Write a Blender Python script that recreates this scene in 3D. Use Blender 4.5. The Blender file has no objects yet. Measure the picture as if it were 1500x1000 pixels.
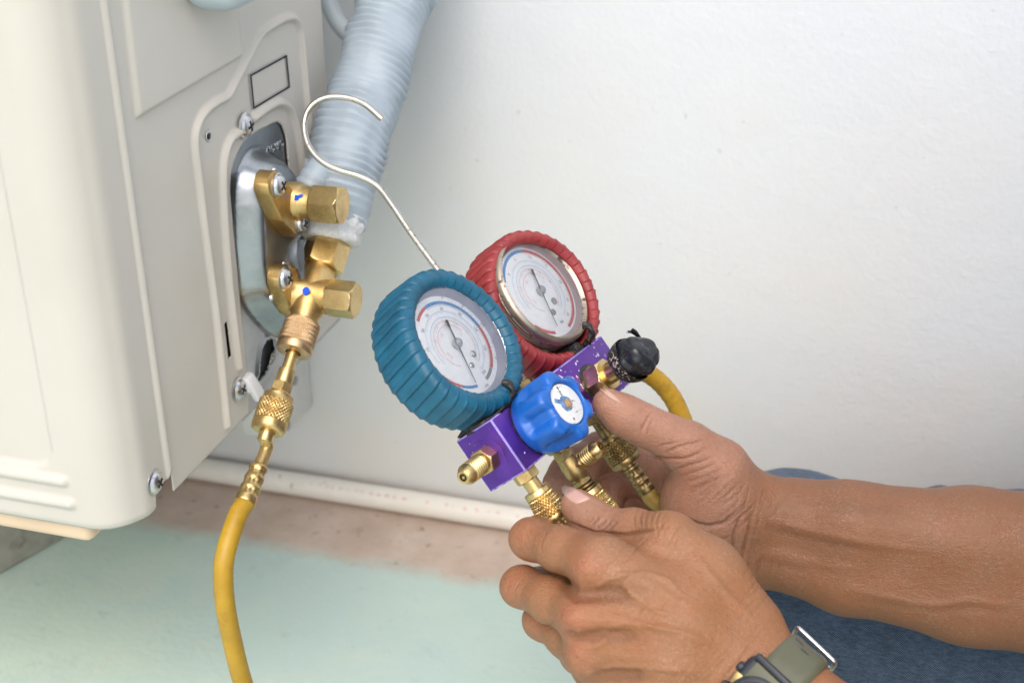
import bpy, bmesh, math, random
import numpy as np
from mathutils import Vector, Matrix, noise as mnoise

random.seed(7)
rng = np.random.default_rng(7)
SC = bpy.context.scene
COL = SC.collection

# ------------------------------------------------------------------ camera
# world: X along the wall, Y towards the wall, Z up, metres, floor at z = 0
CM = np.array([[0.9575843, 0.28797142, -0.01023614],
               [0.11797026, -0.42419839, -0.8978523],
               [-0.26289795, 0.8585617, -0.44017778]])   # rows: right, down, forward
FPX = 2045.0
CAM = np.array([0.0, 0.0, 0.70])
cd = bpy.data.cameras.new('camera')
cam = bpy.data.objects.new('camera', cd)
COL.objects.link(cam)
r_, d_, f_ = CM
cam.matrix_world = Matrix(((r_[0], -d_[0], -f_[0], CAM[0]), (r_[1], -d_[1], -f_[1], CAM[1]),
                           (r_[2], -d_[2], -f_[2], CAM[2]), (0, 0, 0, 1)))
cd.sensor_width = 36.0
cd.lens = 36.0 * FPX / 1500.0
cd.clip_start = 0.02
cd.clip_end = 500.0
cd.dof.use_dof = True
cd.dof.focus_distance = 0.80
cd.dof.aperture_fstop = 8.0
SC.camera = cam

# ------------------------------------------------------------------ sky, sun, exposure
SUN_EL, SUN_AZ = math.radians(51), math.radians(171)      # azimuth: clockwise from +Y seen from above
w = bpy.data.worlds.new('World')
SC.world = w
w.use_nodes = True
wn = w.node_tree
sky = wn.nodes.new('ShaderNodeTexSky')
sky.sky_type = 'NISHITA'
sky.sun_disc = False
sky.sun_elevation = SUN_EL
sky.sun_rotation = SUN_AZ
sky.air_density = 1.0
sky.dust_density = 3.5
sky.ozone_density = 0.6
wn.links.new(sky.outputs[0], wn.nodes['Background'].inputs[0])
wn.nodes['Background'].inputs[1].default_value = 0.15
sl = bpy.data.lights.new('sun', 'SUN')
sl.energy = 1.4
sl.angle = math.radians(60)
sl.color = (1.0, 0.95, 0.89)
so = bpy.data.objects.new('sun', sl)
COL.objects.link(so)
sd = Vector((math.sin(SUN_AZ) * math.cos(SUN_EL), math.cos(SUN_AZ) * math.cos(SUN_EL), math.sin(SUN_EL)))
so.rotation_euler = sd.to_track_quat('Z', 'Y').to_euler()
so.location = (-1, -2, 4)
SC.view_settings.view_transform = 'Standard'
SC.view_settings.look = 'None'
SC.view_settings.gamma = 1.0
SC.view_settings.exposure = 0.43
SC.view_settings.use_curve_mapping = False
SC.render.engine = 'CYCLES'
SC.cycles.max_bounces = 10
SC.cycles.transparent_max_bounces = 12
SC.cycles.use_denoising = True


# ------------------------------------------------------------------ pixel helpers (photograph pixels, 1500 x 1000)
def ray(px, py):
    return CM.T @ np.array([(px - 750) / FPX, (py - 500) / FPX, 1.0])


def at(px, py, d):
    return CAM + ray(px, py) * d


def at_x(px, py, X):
    r = ray(px, py)
    return CAM + r * ((X - CAM[0]) / r[0])


def at_y(px, py, Y):
    r = ray(px, py)
    return CAM + r * ((Y - CAM[1]) / r[1])


def proj(P):
    c = (np.asarray(P) - CAM) @ CM.T
    return c[:, 0] / c[:, 2] * FPX + 750, c[:, 1] / c[:, 2] * FPX + 500, c[:, 2]


# ------------------------------------------------------------------ mesh collecting
def unit(v):
    v = np.asarray(v, float)
    return v / np.linalg.norm(v)


def basis(axis, hint=None):
    a = unit(axis)
    h = np.array(hint if hint is not None else ((0, 0, 1) if abs(a[2]) < .9 else (1, 0, 0)), float)
    x = unit(h - a * (h @ a))
    return x, np.cross(a, x), a


class MB:
    def __init__(s):
        s.V = []
        s.Q = []      # quad arrays
        s.F = []      # other polygons (lists)
        s.n = 0

    def verts(s, P):
        P = np.asarray(P, float).reshape(-1, 3)
        i = s.n
        s.V.append(P)
        s.n += len(P)
        return i

    def grid(s, P, cu=False, cv=False, flip=False):
        P = np.asarray(P, float)
        nu, nv = P.shape[:2]
        i0 = s.verts(P)
        u = np.arange(nu if cu else nu - 1)
        v = np.arange(nv if cv else nv - 1)
        U, W = np.meshgrid(u, v, indexing='ij')
        U2, W2 = (U + 1) % nu, (W + 1) % nv
        q = np.stack([U * nv + W, U2 * nv + W, U2 * nv + W2, U * nv + W2], -1).reshape(-1, 4) + i0
        s.Q.append(q[:, ::-1] if flip else q)
        return i0

    def poly(s, P, flip=False):
        i = s.verts(P)
        L = list(range(i, i + len(P)))
        s.F.append(L[::-1] if flip else L)

    def faces(s, P, F):
        i = s.verts(P)
        for f in F:
            s.F.append([a + i for a in f])

    def rev(s, o, axis, prof, n=48, rmod=None, hint=None, cap=(True, True)):
        x, y, a = basis(axis, hint)
        th = np.arange(n) * 2 * math.pi / n
        P = np.zeros((len(prof), n, 3))
        for i, (h, r) in enumerate(prof):
            rr = rmod(th, h, r) if rmod else np.full(n, r)
            P[i] = np.asarray(o) + a * h + np.outer(rr * np.cos(th), x) + np.outer(rr * np.sin(th), y)
        i0 = s.grid(P, False, True, flip=True)
        if cap[0] and prof[0][1] > 0:
            s.F.append([i0 + k for k in range(n)][::-1])
        if cap[1] and prof[-1][1] > 0:
            s.F.append([i0 + (len(prof) - 1) * n + k for k in range(n)])
        return s

    def tube(s, P, r, n=16, cap=True, rmod=None, flat=None, hint=None):
        P = np.asarray(P, float)
        m = len(P)
        R = np.full(m, r) if np.isscalar(r) else np.asarray(r, float)
        T = np.gradient(P, axis=0)
        T /= np.linalg.norm(T, axis=1)[:, None]
        x, y, _ = basis(T[0], hint)
        th = np.arange(n) * 2 * math.pi / n
        G = np.zeros((m, n, 3))
        acc = 0
        for i in range(m):
            x = unit(x - T[i] * (x @ T[i]))
            y = np.cross(T[i], x)
            if i:
                acc += np.linalg.norm(P[i] - P[i - 1])
            rr = rmod(th, acc, R[i]) if rmod else np.full(n, R[i])
            G[i] = P[i] + np.outer(rr * np.cos(th), x) + np.outer(rr * np.sin(th) * (flat or 1), y)
        i0 = s.grid(G, False, True, flip=True)
        if cap:
            s.F.append([i0 + k for k in range(n)][::-1])
            s.F.append([i0 + (m - 1) * n + k for k in range(n)])
        return s

    def box(s, c, h, ax=None, b=0.0, seg=2):
        bm = bmesh.new()
        bmesh.ops.create_cube(bm, size=2.0)
        for v in bm.verts:
            v.co = Vector((v.co.x * h[0], v.co.y * h[1], v.co.z * h[2]))
        if b > 0:
            bmesh.ops.bevel(bm, geom=list(bm.edges), offset=b, segments=seg, affect='EDGES', profile=.5)
        bm.verts.index_update()
        A = np.array(ax if ax is not None else np.eye(3), float)     # rows: local axes in world
        P = np.array([v.co[:] for v in bm.verts]) @ A + np.asarray(c, float)
        s.faces(P, [[v.index for v in f.verts] for f in bm.faces])
        bm.free()
        return s

    def mesh(s, name, smooth=True, angle=38):
        me = bpy.data.meshes.new(name)
        V = np.concatenate(s.V) if s.V else np.zeros((0, 3))
        Q = np.concatenate(s.Q) if s.Q else np.zeros((0, 4), int)
        tot = np.concatenate([np.full(len(Q), 4, np.int32), np.array([len(f) for f in s.F], np.int32)])
        loops = np.concatenate([Q.reshape(-1)] + [np.array(f) for f in s.F]).astype(np.int32)
        me.vertices.add(len(V))
        me.vertices.foreach_set('co', V.astype(np.float32).reshape(-1))
        me.loops.add(len(loops))
        me.loops.foreach_set('vertex_index', loops)
        me.polygons.add(len(tot))
        st = np.concatenate([[0], np.cumsum(tot)[:-1]]).astype(np.int32)
        me.polygons.foreach_set('loop_start', st)
        me.polygons.foreach_set('loop_total', tot)
        me.update(calc_edges=True)
        me.validate()
        if smooth:
            me.shade_smooth()
            if angle and angle < 180:
                me.set_sharp_from_angle(angle=math.radians(angle))
        return me

    def obj(s, name, m, parent=None, **kw):
        return link(name, s.mesh(name, kw.pop('smooth', True), kw.pop('angle', 38)), m, parent, **kw)


def link(name, me, m, parent=None, mw=None, label=None):
    o = bpy.data.objects.new(name, me)
    if m is not None and len(me.materials) == 0:
        for x in (m if isinstance(m, (list, tuple)) else [m]):
            me.materials.append(x)
    COL.objects.link(o)
    if parent is not None:
        o.parent = parent
        o.matrix_parent_inverse = PW[parent.name].inverted()
        PW[o.name] = (mw or Matrix())
    else:
        PW[o.name] = (mw or Matrix())
    o.matrix_basis = mw or Matrix()
    if label:
        o['label'] = label
    return o


PW = {}      # world matrices of things, by object name


def thing(name, label, cat, loc=(0, 0, 0), group=None, mw=None):
    o = bpy.data.objects.new(name, None)
    o.empty_display_size = .02
    COL.objects.link(o)
    M = mw or Matrix.Translation(Vector([float(a) for a in loc]))
    o.matrix_basis = M
    PW[o.name] = M
    o['label'] = label
    o['category'] = cat
    if group:
        o['group'] = group
    return o


def tag(o, label=None, cat=None, group=None, kind=None):
    for k, v in (('label', label), ('category', cat), ('group', group), ('kind', kind)):
        if v:
            o[k] = v
    return o


def frame_mw(o, axis, hint=None):
    """matrix whose local Z is axis and whose origin is o"""
    x, y, a = basis(axis, hint)
    return Matrix(((x[0], y[0], a[0], o[0]), (x[1], y[1], a[1], o[1]), (x[2], y[2], a[2], o[2]), (0, 0, 0, 1)))


def spline(P, n):
    """Catmull-Rom through P, n samples a span"""
    P = np.asarray(P, float)
    Q = np.vstack([2 * P[0] - P[1], P, 2 * P[-1] - P[-2]])
    out = []
    for i in range(1, len(Q) - 2):
        a, b, c, d = Q[i - 1], Q[i], Q[i + 1], Q[i + 2]
        for t in np.arange(n) / n:
            out.append(.5 * (2 * b + (c - a) * t + (2 * a - 5 * b + 4 * c - d) * t ** 2 + (3 * b - a - 3 * c + d) * t ** 3))
    out.append(P[-1])
    return np.array(out)


def seg_dist(X, Y, pts, closed=False):
    """distance from points to a 2-D polyline"""
    pts = np.asarray(pts, float)
    if closed:
        pts = np.vstack([pts, pts[:1]])
    best = np.full(X.shape, 1e9)
    for (ax, ay), (bx, by) in zip(pts[:-1], pts[1:]):
        dx, dy = bx - ax, by - ay
        L = dx * dx + dy * dy + 1e-18
        t = np.clip(((X - ax) * dx + (Y - ay) * dy) / L, 0, 1)
        best = np.minimum(best, np.hypot(X - ax - t * dx, Y - ay - t * dy))
    return best


def inside(X, Y, pts):
    pts = np.asarray(pts, float)
    c = np.zeros(X.shape, bool)
    j = len(pts) - 1
    for i in range(len(pts)):
        xi, yi = pts[i]
        xj, yj = pts[j]
        with np.errstate(divide='ignore', invalid='ignore'):
            k = ((yi > Y) != (yj > Y)) & (X < (xj - xi) * (Y - yi) / (yj - yi + 1e-18) + xi)
        c ^= k
        j = i
    return c


def sdist(X, Y, pts):
    d = seg_dist(X, Y, pts, True)
    return np.where(inside(X, Y, pts), -d, d)


def vnoise(P, scale, seed=0):
    """cheap smooth noise, about -1 .. 1, for whole arrays of points"""
    r = np.random.default_rng(seed + 11)
    out = np.zeros(len(P))
    for k in range(14):
        d = r.normal(size=3)
        d *= scale * r.uniform(.6, 1.5) / np.linalg.norm(d) * 2.6
        out += np.sin(P @ d + r.uniform(0, 6.28))
    return out / 4.2


def sstep(a, b, x):
    t = np.clip((x - a) / (b - a), 0, 1)
    return t * t * (3 - 2 * t)
# ------------------------------------------------------------------ materials
class NT:
    """small helper round a node tree"""

    def __init__(s, name):
        s.m = bpy.data.materials.new(name)
        s.m.use_nodes = True
        s.t = s.m.node_tree
        s.b = s.t.nodes['Principled BSDF']
        s.out = s.t.nodes['Material Output']
        s._c = None

    def n(s, typ, **kw):
        nd = s.t.nodes.new('ShaderNode' + typ)
        for k, v in kw.items():
            if k.startswith('i_'):
                nd.inputs[k[2:].replace('_', ' ')].default_value = v
            else:
                setattr(nd, k, v)
        return nd

    def l(s, a, b):
        s.t.links.new(a, b)

    def set(s, **kw):
        for k, v in kw.items():
            s.b.inputs[k.replace('_', ' ')].default_value = v

    def co(s):
        if s._c is None:
            s._c = s.n('TexCoord').outputs['Object']
        return s._c

    def noise(s, scale, detail=4, rough=.55, vec=None, dist=0.0, out=0):
        nd = s.n('TexNoise')
        nd.inputs['Scale'].default_value = scale
        nd.inputs['Detail'].default_value = detail
        nd.inputs['Roughness'].default_value = rough
        nd.inputs['Distortion'].default_value = dist
        s.l(vec or s.co(), nd.inputs['Vector'])
        return nd.outputs[out]

    def voro(s, scale, feature='F1', vec=None, rnd=1.0):
        nd = s.n('TexVoronoi', feature=feature)
        nd.inputs['Scale'].default_value = scale
        nd.inputs['Randomness'].default_value = rnd
        s.l(vec or s.co(), nd.inputs['Vector'])
        return nd.outputs['Distance']

    def wave(s, scale, axis='X', dist=0.0, vec=None, typ='BANDS', dscale=1.0):
        nd = s.n('TexWave', wave_type=typ)
        if typ == 'BANDS':
            nd.bands_direction = axis
        nd.inputs['Scale'].default_value = scale
        nd.inputs['Distortion'].default_value = dist
        nd.inputs['Detail Scale'].default_value = dscale
        s.l(vec or s.co(), nd.inputs['Vector'])
        return nd.outputs['Fac']

    def ramp(s, fac, a=(0, 0, 0, 1), b=(1, 1, 1, 1), p0=0.0, p1=1.0, interp='LINEAR'):
        nd = s.n('ValToRGB')
        e = nd.color_ramp.elements
        e[0].position, e[0].color = p0, a if len(a) == 4 else (*a, 1)
        e[1].position, e[1].color = p1, b if len(b) == 4 else (*b, 1)
        nd.color_ramp.interpolation = interp
        s.l(fac, nd.inputs[0])
        return nd.outputs[0]

    def math(s, op, a, b=None, clamp=False):
        nd = s.n('Math', operation=op, use_clamp=clamp)
        for i, v in enumerate((a, b)):
            if v is None:
                continue
            if isinstance(v, (int, float)):
                nd.inputs[i].default_value = v
            else:
                s.l(v, nd.inputs[i])
        return nd.outputs[0]

    def mix(s, fac, a, b, blend='MIX'):
        nd = s.n('Mix', data_type='RGBA', blend_type=blend)
        for k, v in ((0, fac), (6, a), (7, b)):
            if isinstance(v, (int, float)):
                nd.inputs[k].default_value = v
            elif isinstance(v, (tuple, list)):
                nd.inputs[k].default_value = v if len(v) == 4 else (*v, 1)
            else:
                s.l(v, nd.inputs[k])
        return nd.outputs[2]

    def mapping(s, scale=(1, 1, 1), rot=(0, 0, 0), loc=(0, 0, 0), vec=None):
        nd = s.n('Mapping')
        nd.inputs['Scale'].default_value = scale
        nd.inputs['Rotation'].default_value = rot
        nd.inputs['Location'].default_value = loc
        s.l(vec or s.co(), nd.inputs['Vector'])
        return nd.outputs[0]

    def base(s, c):
        s.l(c, s.b.inputs['Base Color'])

    def rough(s, fac, lo, hi):
        nd = s.n('MapRange')
        nd.inputs['To Min'].default_value = lo
        nd.inputs['To Max'].default_value = hi
        s.l(fac, nd.inputs[0])
        s.l(nd.outputs[0], s.b.inputs['Roughness'])

    def bump(s, h, strength=.3, dist=.001, prev=None):
        nd = s.n('Bump')
        nd.inputs['Strength'].default_value = strength
        nd.inputs['Distance'].default_value = dist
        s.l(h, nd.inputs['Height'])
        if prev is not None:
            s.l(prev, nd.inputs['Normal'])
        s.l(nd.outputs[0], s.b.inputs['Normal'])
        return nd.outputs[0]


def simple(name, c, rough=.5, metal=0.0, var=.12, vscale=60, bump=0.0, bscale=400, spec=.5, bdist=.0005):
    t = NT(name)
    t.set(Base_Color=(*c, 1), Roughness=rough, Metallic=metal)
    t.b.inputs['Specular IOR Level'].default_value = spec
    if var > 0:
        n = t.noise(vscale, 5)
        lo = tuple(x * (1 - var) for x in c)
        hi = tuple(min(1, x * (1 + var)) for x in c)
        t.base(t.ramp(n, lo, hi, .3, .7))
        t.rough(n, max(.02, rough - .08), min(1, rough + .1))
    if bump > 0:
        t.bump(t.noise(bscale, 3), bump, bdist)
    return t.m


def speckled(name, c, rough, metal, dirt, scale, thr, width=.03, bump=.1, dr=.8, var=.15, clump=14):
    """base coat with specks of dirt or wear of colour dirt"""
    t = NT(name)
    n = t.noise(70, 5)
    basec = t.ramp(n, tuple(x * (1 - var) for x in c), tuple(min(1, x * (1 + var)) for x in c), .3, .7)
    sp = t.noise(scale, 3, .6)
    cl = t.noise(clump, 4)
    k = t.math('ADD', sp, t.math('MULTIPLY', t.math('SUBTRACT', cl, .5), .55))
    mk = t.ramp(k, (0, 0, 0), (1, 1, 1), thr, thr + width)
    t.base(t.mix(mk, basec, dirt))
    t.set(Roughness=rough, Metallic=metal)
    r = t.n('MapRange')
    r.inputs['To Min'].default_value = rough
    r.inputs['To Max'].default_value = dr
    t.l(mk, r.inputs[0])
    t.l(r.outputs[0], t.b.inputs['Roughness'])
    if metal:
        t.l(t.math('MULTIPLY', t.math('SUBTRACT', 1.0, mk), metal), t.b.inputs['Metallic'])
    if bump:
        t.bump(k, bump, .0004)
    return t.m


def brass(name, c=(.60, .40, .15), dark=(.20, .12, .045), rough=.30, amount=.55, satin=0.0):
    t = NT(name)
    n = t.noise(45, 6, .6)
    n2 = t.noise(700, 3)
    k = t.math('ADD', t.math('MULTIPLY', n, .8), t.math('MULTIPLY', n2, .2))
    t.base(t.ramp(k, dark, c, amount - .22, amount + .05))
    t.set(Metallic=1.0)
    t.rough(n, rough + .16, rough)
    b = t.bump(n2, .12 + satin, .0002)
    t.bump(t.noise(180, 4), .10, .0004, b)
    return t.m


# painted sheet metal of the outdoor unit
def cream_paint():
    t = NT('cream powder coat')
    n = t.noise(9, 5)
    t.base(t.ramp(n, (.535, .502, .445), (.58, .546, .488), .3, .7))
    t.set(Roughness=.36)
    t.rough(t.noise(16, 4), .30, .42)
    t.bump(t.noise(900, 2), .035, .0003)
    return t.m


def wall_paint():
    t = NT('white wall paint')
    n = t.noise(2.6, 6, .6)
    c = t.ramp(n, (.70, .745, .815), (.74, .78, .84), .3, .7)
    # warm light low on the wall painted in as cream tint, and small specks
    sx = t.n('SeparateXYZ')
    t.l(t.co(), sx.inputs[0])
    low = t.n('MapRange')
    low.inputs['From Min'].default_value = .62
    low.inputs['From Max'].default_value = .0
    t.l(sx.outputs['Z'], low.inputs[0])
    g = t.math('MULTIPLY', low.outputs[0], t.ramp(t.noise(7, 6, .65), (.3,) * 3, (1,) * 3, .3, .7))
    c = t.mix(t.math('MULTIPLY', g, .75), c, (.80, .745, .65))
    sp = t.ramp(t.noise(120, 2, .5), (0, 0, 0), (1, 1, 1), .715, .76)
    c = t.mix(t.math('MULTIPLY', sp, .35), c, (.50, .49, .46))
    # hairline cracks
    cr = t.voro(1.7, 'DISTANCE_TO_EDGE', t.mix(.12, t.co(), t.noise(3.5, 4, out=1)))
    crk = t.ramp(cr, (1, 1, 1), (0, 0, 0), .0, .0016)
    crk = t.math('MULTIPLY', crk, t.ramp(t.noise(1.8, 2), (0, 0, 0), (1, 1, 1), .52, .62))
    c = t.mix(t.math('MULTIPLY', crk, .05), c, (.45, .44, .42))
    t.base(c)
    t.set(Roughness=.6)
    b = t.bump(t.noise(230, 4, .55), .20, .0016)
    b = t.bump(t.noise(28, 4, .5), .10, .006, b)
    t.bump(t.ramp(t.voro(95), (1, 1, 1), (0, 0, 0), .0, .22), .04, .002, b)
    return t.m


def floor_mat():
    t = NT('painted concrete')
    sx = t.n('SeparateXYZ')
    t.l(t.co(), sx.inputs[0])
    y = sx.outputs['Y']
    edge = t.math('ADD', y, t.math('MULTIPLY', t.math('SUBTRACT', t.noise(13, 6, .66), .5), .055))
    edge = t.math('ADD', edge, t.math('MULTIPLY', t.math('SUBTRACT', t.noise(90, 4, .6), .5), .010))
    k = t.ramp(edge, (1, 1, 1), (0, 0, 0), .9060, .9300)
    n = t.noise(9, 6, .62)
    teal = t.ramp(n, (.48, .62, .545), (.575, .705, .62), .3, .7)
    teal = t.mix(t.ramp(t.noise(3.1, 4), (0, 0, 0), (1, 1, 1), .42, .66), teal, (.47, .61, .59))
    st = t.ramp(t.noise(40, 6, .7), (0, 0, 0), (1, 1, 1), .60, .74)
    teal = t.mix(t.math('MULTIPLY', st, .5), teal, (.29, .38, .35))
    wear = t.ramp(t.noise(12, 6, .7, dist=.4), (0, 0, 0), (1, 1, 1), .60, .68)
    pat = t.ramp(t.noise(5.5, 6, .7, dist=.6), (0, 0, 0), (1, 1, 1), .50, .66)
    teal = t.mix(t.math('MULTIPLY', pat, .55), teal, (.60, .665, .545))
    pat2 = t.ramp(t.noise(9, 6, .72, dist=.3), (0, 0, 0), (1, 1, 1), .57, .70)
    teal = t.mix(t.math('MULTIPLY', pat2, .40), teal, (.36, .50, .50))
    teal = t.mix(t.math('MULTIPLY', wear, .60), teal, (.56, .60, .51))
    bare = t.ramp(t.noise(22, 6, .65), (.48, .365, .295), (.63, .52, .44), .3, .7)
    bare = t.mix(t.ramp(t.noise(60, 4, .7), (0, 0, 0), (1, 1, 1), .60, .72), bare, (.20, .14, .11))
    bare = t.mix(t.math('MULTIPLY', t.ramp(t.noise(14, 5, .7), (0, 0, 0), (1, 1, 1), .58, .66), .5), bare, (.50, .46, .42))
    t.base(t.mix(k, bare, teal))
    t.set(Roughness=.65)
    t.rough(k, .8, .5)
    b = t.bump(t.noise(150, 5, .6), .35, .002)
    t.bump(k, .4, .001, b)
    return t.m


def skin_mat():
    t = NT('skin')
    at_ = t.n('VertexColor', layer_name='Col')
    n1 = t.noise(60, 5, .6)
    n2 = t.noise(420, 4, .6)
    c = t.mix(t.ramp(n1, (0, 0, 0), (1, 1, 1), .35, .7), at_.outputs[0],
              t.mix(1.0, at_.outputs[0], (1.08, .97, .90), 'MULTIPLY'))
    c = t.mix(t.math('MULTIPLY', t.ramp(n2, (1, 1, 1), (0, 0, 0), .30, .56), .30), c,
              t.mix(1.0, c, (.62, .52, .46), 'MULTIPLY'))
    # pores, moles
    mole = t.ramp(t.noise(170, 1), (0, 0, 0), (1, 1, 1), .76, .79)
    c = t.mix(t.math('MULTIPLY', mole, .30), c, (.12, .055, .03))
    # pale dust and dry skin
    dust = t.ramp(t.math('ADD', t.noise(800, 2), t.math('MULTIPLY', t.noise(38, 3), .45)), (0, 0, 0), (1, 1, 1), .83, .93)
    c = t.mix(t.math('MULTIPLY', dust, .10), c, (.62, .54, .48))
    t.base(c)
    t.b.inputs['Subsurface Weight'].default_value = .16
    t.b.inputs['Subsurface Radius'].default_value = (1.0, .35, .15)
    t.b.inputs['Subsurface Scale'].default_value = .003
    t.rough(t.noise(300, 3), .38, .58)
    t.b.inputs['Specular IOR Level'].default_value = .46
    # cells drawn out into fine lines across the hand, then coarser creasing, then pores
    vv = t.mapping((1.0, 1.0, 1.0), (0, 0, 0), (0, 0, 0), t.mix(.006, t.co(), t.noise(90, 2, out=1)))
    cells = t.voro(620, 'DISTANCE_TO_EDGE', vv)
    b = t.bump(t.ramp(cells, (0, 0, 0), (1, 1, 1), .0, .25), .36, .0004)
    long = t.noise(150, 5, .62, t.mapping((1.0, 4.2, 2.0), (0, 0, .7), (0, 0, 0)))
    b = t.bump(long, .40, .0016, b)
    t.bump(t.noise(1400, 2), .18, .0003, b)
    return t.m


def denim_mat():
    t = NT('blue denim')
    u = t.mapping((1, 1, 1), (.5, .35, .6))
    tw = t.wave(330, 'DIAGONAL', .6, u)
    sl = t.noise(620, 4, .65, t.mapping((.3, 1, 1), (.5, .35, .6)))
    fade = t.noise(22, 6, .68)
    c = t.ramp(fade, (.005, .012, .029), (.046, .086, .150), .28, .74)
    k = t.math('ADD', t.math('MULTIPLY', tw, .45), t.math('MULTIPLY', sl, .75))
    c = t.mix(t.math('MULTIPLY', t.ramp(k, (0, 0, 0), (1, 1, 1), .50, .85), .50), c, (.22, .29, .38))
    t.base(c)
    t.set(Roughness=.88)
    t.b.inputs['Specular IOR Level'].default_value = .15
    t.b.inputs['Sheen Weight'].default_value = .12
    b = t.bump(k, .6, .0007)
    t.bump(t.noise(90, 4, .6), .35, .004, b)
    return t.m


def glass_mat():
    t = NT('gauge glass')
    g = t.n('BsdfGlossy')
    g.inputs['Roughness'].default_value = .06
    tr = t.n('BsdfTransparent')
    tr.inputs[0].default_value = (.97, .98, .985, 1)
    fr = t.n('Fresnel')
    fr.inputs[0].default_value = 1.49
    mx = t.n('MixShader')
    t.l(fr.outputs[0], mx.inputs[0])
    t.l(tr.outputs[0], mx.inputs[1])
    t.l(g.outputs[0], mx.inputs[2])
    di = t.n('BsdfDiffuse')
    di.inputs[0].default_value = (.75, .75, .73, 1)
    m2 = t.n('MixShader')
    sm = t.ramp(t.noise(70, 6, .7, dist=.8), (.0, .0, .0), (.12, .12, .12), .42, .78)
    sp = t.ramp(t.noise(900, 2), (0, 0, 0), (.35, .35, .35), .72, .78)
    t.l(t.math('ADD', sm, sp, True), m2.inputs[0])
    t.l(mx.outputs[0], m2.inputs[1])
    t.l(di.outputs[0], m2.inputs[2])
    t.l(m2.outputs[0], t.out.inputs['Surface'])
    return t.m


def hose_mat():
    t = NT('yellow rubber hose')
    n = t.noise(55, 5, .6)
    c = t.ramp(n, (.36, .205, .012), (.47, .285, .020), .3, .7)
    gr = t.ramp(t.noise(90, 6, .75), (0, 0, 0), (1, 1, 1), .53, .72)
    c = t.mix(t.math('MULTIPLY', gr, .55), c, (.16, .095, .02))
    t.base(c)
    t.set(Roughness=.42)
    t.rough(n, .34, .52)
    t.bump(t.noise(500, 3), .12, .0004)
    return t.m


def olive_hose():
    t = NT('dirty olive hose')
    t.base(t.ramp(t.noise(90, 5, .7), (.13, .085, .018), (.27, .18, .03), .3, .7))
    t.set(Roughness=.5)
    return t.m


def boot_mat(name, c, c2, dust):
    t = NT(name)
    n = t.noise(60, 5, .6)
    b0 = t.ramp(n, c, c2, .3, .72)
    d = t.math('ADD', t.noise(850, 2, .6), t.math('MULTIPLY', t.noise(34, 4, .6), .75))
    mk = t.ramp(d, (0, 0, 0), (1, 1, 1), 1.0, 1.08)
    b0 = t.mix(t.math('MULTIPLY', mk, .62), b0, dust)
    sc = t.ramp(t.noise(26, 6, .7), (0, 0, 0), (1, 1, 1), .60, .70)
    b0 = t.mix(t.math('MULTIPLY', sc, .5), b0, tuple(x * .45 for x in c))
    t.base(b0)
    t.rough(n, .36, .55)
    t.bump(t.noise(420, 4), .18, .0005)
    return t.m


M = {}
M['cream'] = cream_paint()
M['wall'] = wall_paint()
M['floor'] = floor_mat()
M['skin'] = skin_mat()
M['denim'] = denim_mat()
M['glass'] = glass_mat()
M['hose'] = hose_mat()
M['hose_dirty'] = olive_hose()
M['brass'] = brass('machined brass', (.74, .56, .27), (.44, .29, .11), .22)
M['brass_cast'] = brass('cast brass', (.68, .49, .22), (.42, .27, .09), .33, satin=.25)
M['bronze'] = brass('worn bronze knurl', (.70, .51, .31), (.44, .28, .14), .32)
M['brass_dark'] = brass('dirty brass', (.44, .32, .14), (.10, .07, .035), .34, .58)
M['brass_hose'] = brass('hose coupling brass', (.74, .55, .25), (.40, .26, .10), .28)
M['teal'] = boot_mat('teal rubber', (.0018, .068, .125), (.007, .118, .205), (.26, .36, .40))
M['red'] = boot_mat('red rubber', (.215, .020, .024), (.32, .042, .042), (.48, .30, .28))
M['purple'] = speckled('purple anodised metal', (.125, .046, .325), .35, .8, (.74, .70, .84), 260, .665, .03, .15)
M['blue'] = speckled('blue moulded plastic', (.009, .110, .445), .28, 0, (.40, .52, .74), 300, .73, .08, .12, .6)
M['tape'] = simple('black electrical tape', (.014, .015, .019), .24, 0, .3, 120, .18, 90, bdist=.002)
M['dusty_tape'] = speckled('dusty black tape', (.014, .013, .014), .42, 0, (.42, .36, .32), 620, .62, .05, .3, .9, clump=60)
M['sealant'] = speckled('black sealing gunk', (.012, .010, .009), .45, 0, (.17, .12, .07), 260, .60, .08, .6)
M['steel'] = speckled('hook steel wire', (.50, .47, .42), .28, 1.0, (.17, .14, .10), 520, .60, .12, .2, .6)
M['chrome'] = simple('plated screw steel', (.60, .60, .61), .28, 1.0, .12, 200)
M['bezel'] = speckled('dirty chrome bezel', (.44, .38, .31), .46, 1.0, (.06, .045, .035), 210, .56, .10, .3, .7)
M['bezel_clean'] = simple('bezel steel', (.58, .58, .58), .25, 1.0, .12, 120)
M['dial'] = simple('white dial', (.95, .96, .97), .6, 0, .03, 60)
M['pblue'] = simple('printed blue', (.09, .27, .56), .6, 0, .12, 300)
M['pred'] = simple('printed red', (.62, .11, .11), .6, 0, .12, 300)
M['plblue'] = simple('faint printed blue', (.42, .58, .72), .6, 0, .05, 300)
M['plred'] = simple('faint printed red', (.74, .42, .42), .6, 0, .05, 300)
M['pgrey'] = simple('printed grey', (.30, .31, .33), .6, 0, .12, 300)
M['pink_grey'] = simple('faint grey ink', (.50, .51, .53), .6, 0, .12, 300)
M['ink'] = simple('black ink', (.012, .012, .018), .5, 0, .1, 300)
M['needle'] = simple('dark needle', (.10, .105, .115), .4, .4, .1, 300)
M['black'] = simple('dark interior', (.012, .012, .012), .8, 0, .1, 50)
M['vinyl'] = simple('grey vinyl tape', (.375, .445, .505), .42, 0, .06, 40, .12, 500)
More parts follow.
